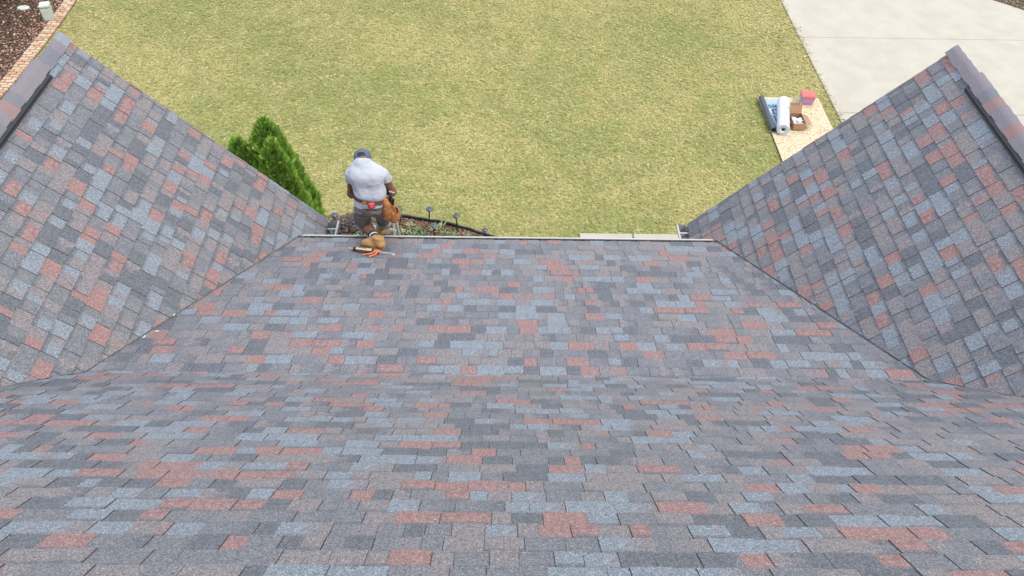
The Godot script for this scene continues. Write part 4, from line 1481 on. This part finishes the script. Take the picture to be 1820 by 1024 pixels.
func hand(mesh: Mesher, wrist: Vector3, dir: Vector3, palm: Vector3, thumb: Vector3) -> void:   # relaxed, fingers curling towards the palm side
	var d := dir.normalized()
	var n := (palm - d * palm.dot(d)).normalized()
	var t := (thumb - d * thumb.dot(d) - n * thumb.dot(n)).normalized()
	var bones := []
	var kn := []
	for i in 4:
		var x := (1.5 - i) * 0.021
		kn.append(wrist + d * (0.088 - absf(i - 1.2) * 0.006) + t * x)
		bones.append([wrist + d * 0.015 + t * x * 0.6, kn[i], 0.016, 0.0125])
	for i in 4:
		var l: float = [0.042, 0.048, 0.044, 0.033][i]
		var a: Vector3 = kn[i]
		var c := 0.45
		var r := 0.0095
		for j in 3:
			var e := a + (d * cos(c) + n * sin(c)) * l
			bones.append([a, e, r, r * 0.9])
			a = e
			l *= 0.68
			c += 0.5
			r *= 0.92
	var b0 := wrist + d * 0.02 + t * 0.022
	var b1 := b0 + (d * 0.55 + t * 0.75 + n * 0.3).normalized() * 0.042
	var b2 := b1 + (d * 0.85 + t * 0.3 + n * 0.4).normalized() * 0.034
	bones.append([b0, b1, 0.015, 0.0125])
	bones.append([b1, b2, 0.0115, 0.009])
	bones.append([b2, b2 + (d * 0.9 + n * 0.35).normalized() * 0.024, 0.009, 0.0075])
	bones.append([wrist - d * 0.03, wrist + d * 0.02, 0.025, 0.024])
	flesh(bones, 0.008, 0.004, [], [], 0.0, 1.0, mesh)

func roofer() -> void:
	var o := Vector3(-1.465, 2.49, -7.2)
	var p := thing("person", "roofer in grey shirt, taupe shorts and tan boots stepping off the eave", "person", o)
	var J := {
		"hipL": Vector3(-1.530, 3.29, -7.20), "hipR": Vector3(-1.340, 3.29, -7.20),
		"kneeL": Vector3(-1.570, 2.935, -7.335), "kneeR": Vector3(-1.360, 2.91, -7.40),
		"ankL": Vector3(-1.362, 3.024, -6.918), "ankR": Vector3(-1.42, 2.655, -7.60),
		"pelvis": Vector3(-1.435, 3.36, -7.19), "waist": Vector3(-1.43, 3.49, -7.19), "chest": Vector3(-1.45, 3.69, -7.22),
		"neck": Vector3(-1.48, 3.83, -7.27), "shL": Vector3(-1.622, 3.69, -7.25), "shR": Vector3(-1.278, 3.695, -7.25),
		"elL": Vector3(-1.648, 3.385, -7.30), "elR": Vector3(-1.214, 3.415, -7.30), "wrL": Vector3(-1.585, 3.29, -7.51), "wrR": Vector3(-1.29, 3.30, -7.52),
		"head": Vector3(-1.505, 3.745, -7.405)}
	for k in J:
		J[k] -= o
	var x := Vector3.RIGHT
	# head, tipped forward to look down
	var hb := Basis(Vector3.RIGHT, -0.62) * Basis(Vector3.BACK, 0.06)
	var hc: Vector3 = J.head
	var H := func(a: float, b: float, c: float) -> Vector3: return hc + hb * Vector3(a, b, -c)   # c points to the face
	var body := flesh([
		[J.pelvis - x * 0.055, J.pelvis + x * 0.055, 0.11, 0.11], [J.waist - x * 0.045, J.waist + x * 0.045, 0.098, 0.098], [J.chest - x * 0.06, J.chest + x * 0.06, 0.09, 0.09],
		[J.pelvis, J.waist, 0.11, 0.10], [J.waist, J.chest, 0.10, 0.105], [J.chest, J.neck, 0.10, 0.055], [J.neck, H.call(0, -0.05, -0.02), 0.056, 0.054],
		[J.chest + Vector3(0, 0.04, 0), J.shL, 0.05, 0.042], [J.chest + Vector3(0, 0.04, 0), J.shR, 0.05, 0.042],
		[J.shL, J.elL, 0.047, 0.048], [J.shR, J.elR, 0.047, 0.048], [J.elL, J.elL.lerp(J.wrL, 0.35), 0.048, 0.046], [J.elR, J.elR.lerp(J.wrR, 0.35), 0.048, 0.046],
		[J.elL.lerp(J.wrL, 0.35), J.wrL, 0.042, 0.026], [J.elR.lerp(J.wrR, 0.35), J.wrR, 0.042, 0.026],
		[J.hipL, J.kneeL, 0.078, 0.055], [J.hipR, J.kneeR, 0.078, 0.055],
		[J.kneeL, J.kneeL.lerp(J.ankL, 0.35), 0.055, 0.056], [J.kneeR, J.kneeR.lerp(J.ankR, 0.35), 0.055, 0.056],
		[J.kneeL.lerp(J.ankL, 0.35), J.ankL, 0.056, 0.038], [J.kneeR.lerp(J.ankR, 0.35), J.ankR, 0.056, 0.038]], 0.04, 0.011)
	flesh([
		[H.call(0, 0.03, -0.015), H.call(0, 0.035, 0.015), 0.082, 0.078], [H.call(0, -0.015, 0.05), H.call(0, -0.085, 0.062), 0.06, 0.036], [H.call(0, -0.03, -0.03), H.call(0, -0.09, -0.035), 0.062, 0.056],
		[H.call(0, 0.015, 0.088), H.call(0, -0.03, 0.108), 0.010, 0.015], [H.call(-0.04, 0.025, 0.078), H.call(0.04, 0.025, 0.078), 0.014, 0.014], [H.call(-0.02, -0.062, 0.092), H.call(0.02, -0.062, 0.092), 0.009, 0.009],
		[H.call(-0.079, 0.02, -0.012), H.call(-0.08, -0.025, 0.0), 0.014, 0.011], [H.call(0.079, 0.02, -0.012), H.call(0.08, -0.025, 0.0), 0.014, 0.011]], 0.018, 0.006, [], [[H.call(-0.032, 0.004, 0.098), H.call(-0.03, 0.004, 0.098), 0.013, 0.013], [H.call(0.032, 0.004, 0.098), H.call(0.03, 0.004, 0.098), 0.013, 0.013]], 0.0, 1.0, body)
	hand(body, J.wrL, Vector3(0.25, -0.35, -1), Vector3(0.8, -0.5, 0), Vector3(0.3, 1, 0))
	hand(body, J.wrR, Vector3(-0.25, -0.35, -1), Vector3(-0.8, -0.5, 0), Vector3(-0.3, 1, 0))
	obj("body", body.mesh(), M.skin, p)
	for s in [-1.0, 1.0]:
		var em := Mesher.new()
		em.lathe([Vector2(0, -0.011), Vector2(0.008, -0.008), Vector2(0.011, 0), Vector2(0.008, 0.008), Vector2(0, 0.011)], Transform3D(hb, H.call(s * 0.032, 0.004, 0.086)), 10)
		obj("eye", em.mesh(), M.cloth_white, p)
	# hair showing below and through the cap
	var hair := flesh([[H.call(0, 0.034, -0.022), H.call(0, 0.036, 0.0), 0.0865, 0.085], [H.call(-0.03, -0.03, -0.05), H.call(0.03, -0.03, -0.05), 0.045, 0.045]], 0.02, 0.007, [[H.call(0, 0, 0.02), hb * Vector3(0, 0, -1)]])
	obj("hair", hair.mesh(), M.hair, p)
	# cap, its opening at the back
	var capm := flesh([[H.call(0, 0.045, -0.022), H.call(0, 0.048, 0.022), 0.091, 0.088]], 0.02, 0.006, [[H.call(0, 0.018, 0), hb * Vector3(0, -1, -0.12).normalized()]],
		[[H.call(-0.024, 0.072, -0.105), H.call(0.024, 0.072, -0.105), 0.026, 0.026], [H.call(0, 0.02, -0.012), H.call(0, 0.03, 0.008), 0.080, 0.080]])
	var cp := obj("cap", capm.mesh(), M.capcloth, p)
	var br := Mesher.new()
	var bp := []
	for k in 13:
		var a := lerpf(-1.15, 1.15, k / 12.0)
		bp.append([H.call(sin(a) * 0.082, 0.022, 0.02 + cos(a) * 0.075), H.call(sin(a) * 0.088, 0.008 + 0.008 * cos(a), 0.02 + cos(a) * 0.165)])
	for k in 12:
		br.quad(bp[k][0], bp[k + 1][0], bp[k + 1][1], bp[k][1], hb * Vector3.UP)
		br.quad(bp[k][0] - hb.y * 0.004, bp[k + 1][0] - hb.y * 0.004, bp[k + 1][1] - hb.y * 0.004, bp[k][1] - hb.y * 0.004, -hb.y)
	obj("brim", br.mesh(), M.capcloth, cp)
	var st := Mesher.new()
	st.tube([H.call(-0.05, 0.038, -0.098), H.call(0, 0.034, -0.114), H.call(0.05, 0.038, -0.098)], [0.007, 0.007, 0.007], 8)
	st.lathe([Vector2(0, 0.006), Vector2(0.007, 0.004), Vector2(0.009, 0)], Transform3D(hb, H.call(0, 0.137, 0)), 10)
	obj("strap", st.mesh(), M.capcloth, cp)
	# shirt
	var shirt := flesh([
		[J.pelvis + Vector3(-0.055, 0.0, 0), J.pelvis + Vector3(0.055, 0.0, 0), 0.128, 0.128], [J.waist - x * 0.055, J.waist + x * 0.055, 0.113, 0.113], [J.chest - x * 0.075, J.chest + x * 0.075, 0.113, 0.113],
		[J.pelvis + Vector3(-0.06, -0.05, 0), J.pelvis + Vector3(0.06, -0.05, 0), 0.124, 0.124],
		[J.waist - x * 0.05, J.chest - x * 0.07, 0.112, 0.113], [J.waist + x * 0.05, J.chest + x * 0.07, 0.112, 0.113], [J.chest, J.neck + Vector3(0, -0.01, 0), 0.115, 0.080],
		[J.neck + Vector3(-0.04, -0.025, 0), J.shL, 0.060, 0.052], [J.neck + Vector3(0.04, -0.025, 0), J.shR, 0.060, 0.052], [J.chest - x * 0.06, J.shL, 0.085, 0.052], [J.chest + x * 0.06, J.shR, 0.085, 0.052]], 0.04, 0.009,
		[[J.pelvis + Vector3(0, 0.0, 0), Vector3(0.04, -1, 0).normalized()], [J.neck + Vector3(0, 0.035, -0.02), Vector3(0, 0.75, -0.65).normalized()]], [], 0.006, 11.0)
	var shm := obj("shirt", shirt.mesh(), M.shirt, p)
	for e in [["shL", "elL"], ["shR", "elR"]]:
		var a: Vector3 = J[e[0]]
		var b: Vector3 = J[e[1]]
		var end := a.lerp(b, 0.30)
		var d := (b - a).normalized()
		var sl := flesh([[a, end + d * 0.05, 0.061, 0.069]], 0.03, 0.007, [[end, (d + Vector3(signf(a.x) * -0.25, 0, 0)).normalized()]], [[end - d * 0.03, end + d * 0.1, 0.057, 0.060]], 0.007, 9.0)
		obj("sleeve", sl.mesh(), M.shirt, shm)
	# shorts
	var legL: Vector3 = J.hipL.lerp(J.kneeL, 0.97)
	var legR: Vector3 = J.hipR.lerp(J.kneeR, 0.97)
	var dl: Vector3 = (J.kneeL - J.hipL).normalized()
	var dr: Vector3 = (J.kneeR - J.hipR).normalized()
	var sb := [[J.pelvis - x * 0.06, J.pelvis + x * 0.06, 0.118, 0.118], [J.hipL + Vector3(0.01, 0.0, 0.01), J.hipR + Vector3(-0.01, 0.0, 0.01), 0.105, 0.105],
		[J.hipL + Vector3(-0.012, -0.05, 0), legL + dl * 0.06 + Vector3(-0.012, 0, 0), 0.088, 0.084], [J.hipR + Vector3(0.006, -0.05, 0), legR + dr * 0.06 + Vector3(0.008, 0, 0), 0.086, 0.078]]
	var shorts := flesh(sb, 0.025, 0.009, [[legL.lerp(legR, 0.5) + dl * 0.035, (dl + dr).normalized()]], [], 0.016, 8.0)
	var shn := obj("shorts", shorts.mesh(), M.shorts, p)
	for e in [[J.hipL, legL, dl, -0.012, 0.0865], [J.hipR, legR, dr, 0.008, 0.0805]]:
		var m := Mesher.new()
		var c: Vector3 = e[1] + Vector3(e[3], 0, 0)
		m.tube([c - e[2] * 0.012, c + e[2] * 0.036], [e[4] + 0.009, e[4] + 0.008], 20)
		obj("hem", m.mesh(), M.trim, shn)
	var sp := Mesher.new()
	var c0: Vector3 = J.hipL + Vector3(-0.094, -0.05, 0.045)
	var c1: Vector3 = legL + Vector3(-0.090, 0.0, 0.035)
	sp.tube([c0, c0.lerp(c1, 0.5) + Vector3(-0.004, 0, 0.004), c1], [0.013, 0.015, 0.015], 10, true, 0.9)
	obj("side_panel", sp.mesh(), M.trim, shn)
	sock(p, J.ankL + (J.kneeL - J.ankL).normalized() * 0.0, J.ankL + (J.kneeL - J.ankL).normalized() * 0.17)
	sock(p, J.ankR, J.ankR + (J.kneeR - J.ankR).normalized() * 0.19)
	var roof_up := Vector3(0, 1, -A1).normalized()
	boot(p, J.ankL, Vector3(-1, 0, -0.40), roof_up)
	boot(p, J.ankR, Vector3(0.45, 0, -1), Vector3.UP)
	# tool belt
	var bm := Mesher.new()
	var bc: Vector3 = J.waist + Vector3(-0.003, -0.03, 0.0)
	for k in 36:
		var q := []
		var nn := []
		for j in [[0, -1], [1, -1], [1, 1], [0, 1]]:
			var a: float = TAU * (k + j[0]) / 36.0
			var r := Vector3(cos(a) * 0.197, 0, sin(a) * 0.152)
			q.append(bc + r + Vector3(0, -0.15 * r.x + j[1] * 0.021, 0))
			nn.append(Vector3(cos(a) / 0.197, 0, sin(a) / 0.152).normalized())
		bm.squad(q, nn)
		for i in 4:
			q[i] = q[i] - nn[i] * 0.006
			nn[i] = -nn[i]
		bm.squad(q, nn)
	var belt := obj("tool_belt", bm.mesh(), M.belt, p)
	var tm := Mesher.new()
	tm.box(Transform3D(Basis(Vector3.UP, 0.25) * Basis(Vector3.BACK, -0.06), bc + Vector3(0.035, -0.016, 0.168)), Vector3(0.075, 0.075, 0.04), 0.012)
	var tape := obj("tape_measure", tm.mesh(), mat(lin(0.36, 0.03, 0.035), 0.4), belt)
	var tr := Mesher.new()
	tr.lathe([Vector2(0.0, 0.003), Vector2(0.017, 0.003), Vector2(0.02, 0.0)], Transform3D(Basis(Vector3.RIGHT, Vector3(0, 0, 1), Vector3.DOWN), bc + Vector3(0.041, -0.014, 0.189)), 18)
	obj("tape_badge", tr.mesh(), mat(lin(0.6, 0.12, 0.12), 0.4), belt)
	var kp := Mesher.new()
	kp.box(Transform3D(Basis(Vector3.UP, -0.12), bc + Vector3(-0.04, 0.006, 0.155)), Vector3(0.05, 0.032, 0.012), 0.004)
	obj("belt_keeper", kp.mesh(), M.leather, belt)
	# pouches at the right hip
	var hc2: Vector3 = bc + Vector3(0.185, -0.05, 0.02)
	var Q := func(a: float, b: float, c: float) -> Vector3: return hc2 + Vector3(a, b, c)
	var pouch := flesh([
		[Q.call(0.0, -0.03, 0.03), Q.call(-0.01, -0.20, 0.045), 0.052, 0.056], [Q.call(0.025, -0.04, -0.02), Q.call(0.03, -0.2, 0.0), 0.045, 0.055], [Q.call(-0.02, 0.03, 0.05), Q.call(0.0, -0.1, 0.05), 0.03, 0.05]], 0.03, 0.008, [],
		[[Q.call(0.045, 0.0, 0.03), Q.call(0.03, -0.10, 0.04), 0.036, 0.02]], 0.012, 9.0)
	var po := obj("pouch", pouch.mesh(), M.leather, belt)
	var p2 := flesh([[Q.call(0.07, -0.13, 0.0), Q.call(0.075, -0.235, 0.01), 0.046, 0.05], [Q.call(0.055, -0.16, 0.04), Q.call(0.05, -0.25, 0.035), 0.04, 0.042]], 0.03, 0.008, [[Q.call(0.07, -0.12, 0.0), Vector3(0.3, 1, 0.25).normalized()]],
		[[Q.call(0.075, -0.1, 0.01), Q.call(0.075, -0.20, 0.015), 0.034, 0.03]], 0.008, 9.0)
	obj("pouch", p2.mesh(), M.leather, belt)
	var lo := Mesher.new()
	lo.tube([Q.call(0.02, 0.02, 0.06), Q.call(0.07, -0.06, 0.075), Q.call(0.10, -0.14, 0.06), Q.call(0.075, -0.17, 0.075)], [0.012, 0.012, 0.012, 0.012], 8, true, 0.35)
	obj("hammer_loop", lo.mesh(), M.leather, belt)
	var tl := Mesher.new()
	tl.tube([Q.call(0.03, -0.06, 0.0), Q.call(0.04, 0.075, 0.01)], [0.014, 0.017], 10)
	obj("tool_handle", tl.mesh(), M.black, belt)
	tl = Mesher.new()
	tl.tube([Q.call(0.055, -0.06, 0.03), Q.call(0.075, 0.04, 0.035)], [0.012, 0.014], 10)
	obj("tool_handle", tl.mesh(), M.black, belt)
	tl = Mesher.new()
	tl.tube([Q.call(0.06, -0.2, -0.03), Q.call(0.13, -0.30, -0.06)], [0.009, 0.011], 10)
	obj("tool_handle", tl.mesh(), M.black, belt)
	tl = Mesher.new()
	tl.tube([Q.call(0.045, -0.05, -0.02), Q.call(0.055, 0.085, -0.02)], [0.011, 0.010], 8)
	tl.box(Transform3D(Basis(Vector3.BACK, -0.4), Q.call(0.055, 0.085, -0.02)), Vector3(0.07, 0.02, 0.022), 0.006)
	obj("hammer", tl.mesh(), mat(lin(0.22, 0.22, 0.23), 0.45, 0.6), belt)


func roof_at(x: float, z: float) -> Vector3:
	return Vector3(x, YE + A1 * (z - ZE), z)

func caulk_gun() -> void:
	var a := roof_at(-1.655, -6.815)
	var b := roof_at(-1.145, -6.675)
	var n := Vector3(0, 1, -A1).normalized()
	var d := (b - a).normalized()
	var s := d.cross(n).normalized()
	var g := thing("caulk_gun", "orange caulking gun with a pale tube of sealant lying on the shingles", "caulking gun", a + n * 0.04)
	var P := func(f: float, h: float, x: float) -> Vector3: return d * f + n * h + s * x
	var m := Mesher.new()
	m.tube([P.call(0.075, 0, 0), P.call(0.215, 0, 0), P.call(0.27, 0, 0)], [0.024, 0.024, 0.024], 16)
	obj("tube", m.mesh(), mat(lin(0.46, 0.33, 0.18), 0.5), g)
	m = Mesher.new()
	m.tube([P.call(-0.02, 0, 0), P.call(0.05, 0, 0), P.call(0.055, 0, 0)], [0.004, 0.0065, 0.009], 10)
	obj("nozzle", m.mesh(), M.white_metal, g)
	m = Mesher.new()
	m.tube([P.call(0.05, 0, 0), P.call(0.08, 0, 0)], [0.026, 0.0265], 16)
	m.tube([P.call(0.265, 0, 0), P.call(0.285, 0, 0)], [0.0265, 0.026], 16)
	obj("collar", m.mesh(), M.black, g)
	m = Mesher.new()
	m.box(Transform3D(Basis(d, n, s), P.call(0.17, -0.023, 0)), Vector3(0.24, 0.006, 0.03), 0.002)
	m.box(Transform3D(Basis(d, n, s), P.call(0.17, 0.001, 0.0255)), Vector3(0.2, 0.012, 0.004), 0.001)
	obj("cradle", m.mesh(), M.black, g)
	m = Mesher.new()
	m.box(Transform3D(Basis(d, n, s), P.call(0.15, 0.0235, 0.004)), Vector3(0.10, 0.003, 0.014), 0.001)
	obj("label_print", m.mesh(), mat(lin(0.25, 0.1, 0.05), 0.5), g)
	var org := mat(lin(0.48, 0.125, 0.05), 0.4)
	m = Mesher.new()
	m.box(Transform3D(Basis(d, n, s), P.call(0.315, 0.0, -0.004)), Vector3(0.075, 0.035, 0.042), 0.01)
	obj("frame", m.mesh(), org, g)
	m = Mesher.new()   # handle and trigger point down the picture, up the slope
	m.tube([P.call(0.33, 0, 0.0), P.call(0.325, -0.01, 0.06), P.call(0.285, -0.015, 0.135)], [0.015, 0.013, 0.012], 10, true, 0.8)
	obj("handle", m.mesh(), org, g)
	m = Mesher.new()
	m.tube([P.call(0.30, 0, 0.015), P.call(0.27, -0.01, 0.06), P.call(0.20, -0.015, 0.10)], [0.013, 0.011, 0.010], 10, true, 0.7)
	obj("trigger", m.mesh(), org, g)
	m = Mesher.new()
	m.tube([P.call(0.34, 0, 0), P.call(0.50, 0, -0.002), P.call(0.525, -0.002, 0.0), P.call(0.532, -0.004, 0.014), P.call(0.522, -0.005, 0.026), P.call(0.505, -0.005, 0.027)], [0.0042, 0.0042, 0.0042, 0.0042, 0.0042, 0.0042], 8)
	obj("plunger_rod", m.mesh(), M.alu, g)
	m = Mesher.new()
	m.box(Transform3D(Basis(d, n, s), P.call(0.362, 0.0, 0.012)), Vector3(0.012, 0.03, 0.03), 0.003)
	obj("release_lever", m.mesh(), org, g)

func scraps() -> void:
	var white := mat(lin(0.42, 0.41, 0.38), 0.8)
	var k := sqrt(1.0 + SG * SG)
	var spots := [
		[_on_slope(Vector2(296, 563)), "small white paper scrap by the left valley, the farthest of three"],
		[_on_slope(Vector2(266, 592)), "small white paper scrap by the left valley, the middle of three"],
		[_on_slope(Vector2(243, 602)), "small white paper scrap by the left valley, the nearest of three"]]
	for s in spots:
		var m := Mesher.new()
		m.prism(PackedVector2Array([Vector2(-0.016, -0.006), Vector2(0.013, -0.009), Vector2(0.018, 0.003), Vector2(0.0, 0.009), Vector2(-0.014, 0.006)]), Transform3D(Basis(Vector3.RIGHT, 0.1), Vector3.ZERO), 0.0, 0.004)
		var o := obj("paper_scrap", m.mesh(), white)
		o.position = s[0]
		o.rotation = Vector3(-0.2, rng.randf() * 2.0, 0)
		o.set_meta("label", s[1])
		o.set_meta("category", "paper scrap")
		o.set_meta("group", "paper scraps by the left valley")

func _on_slope(px: Vector2) -> Vector3:   # where three scraps lie on the low slope, measured once from the photograph
	return {296: Vector3(-3.055, 3.524, -5.289), 266: Vector3(-3.085, 3.634, -4.987), 243: Vector3(-3.156, 3.671, -4.887)}[int(px.x)] + Vector3(0.07, 0.022, 0)
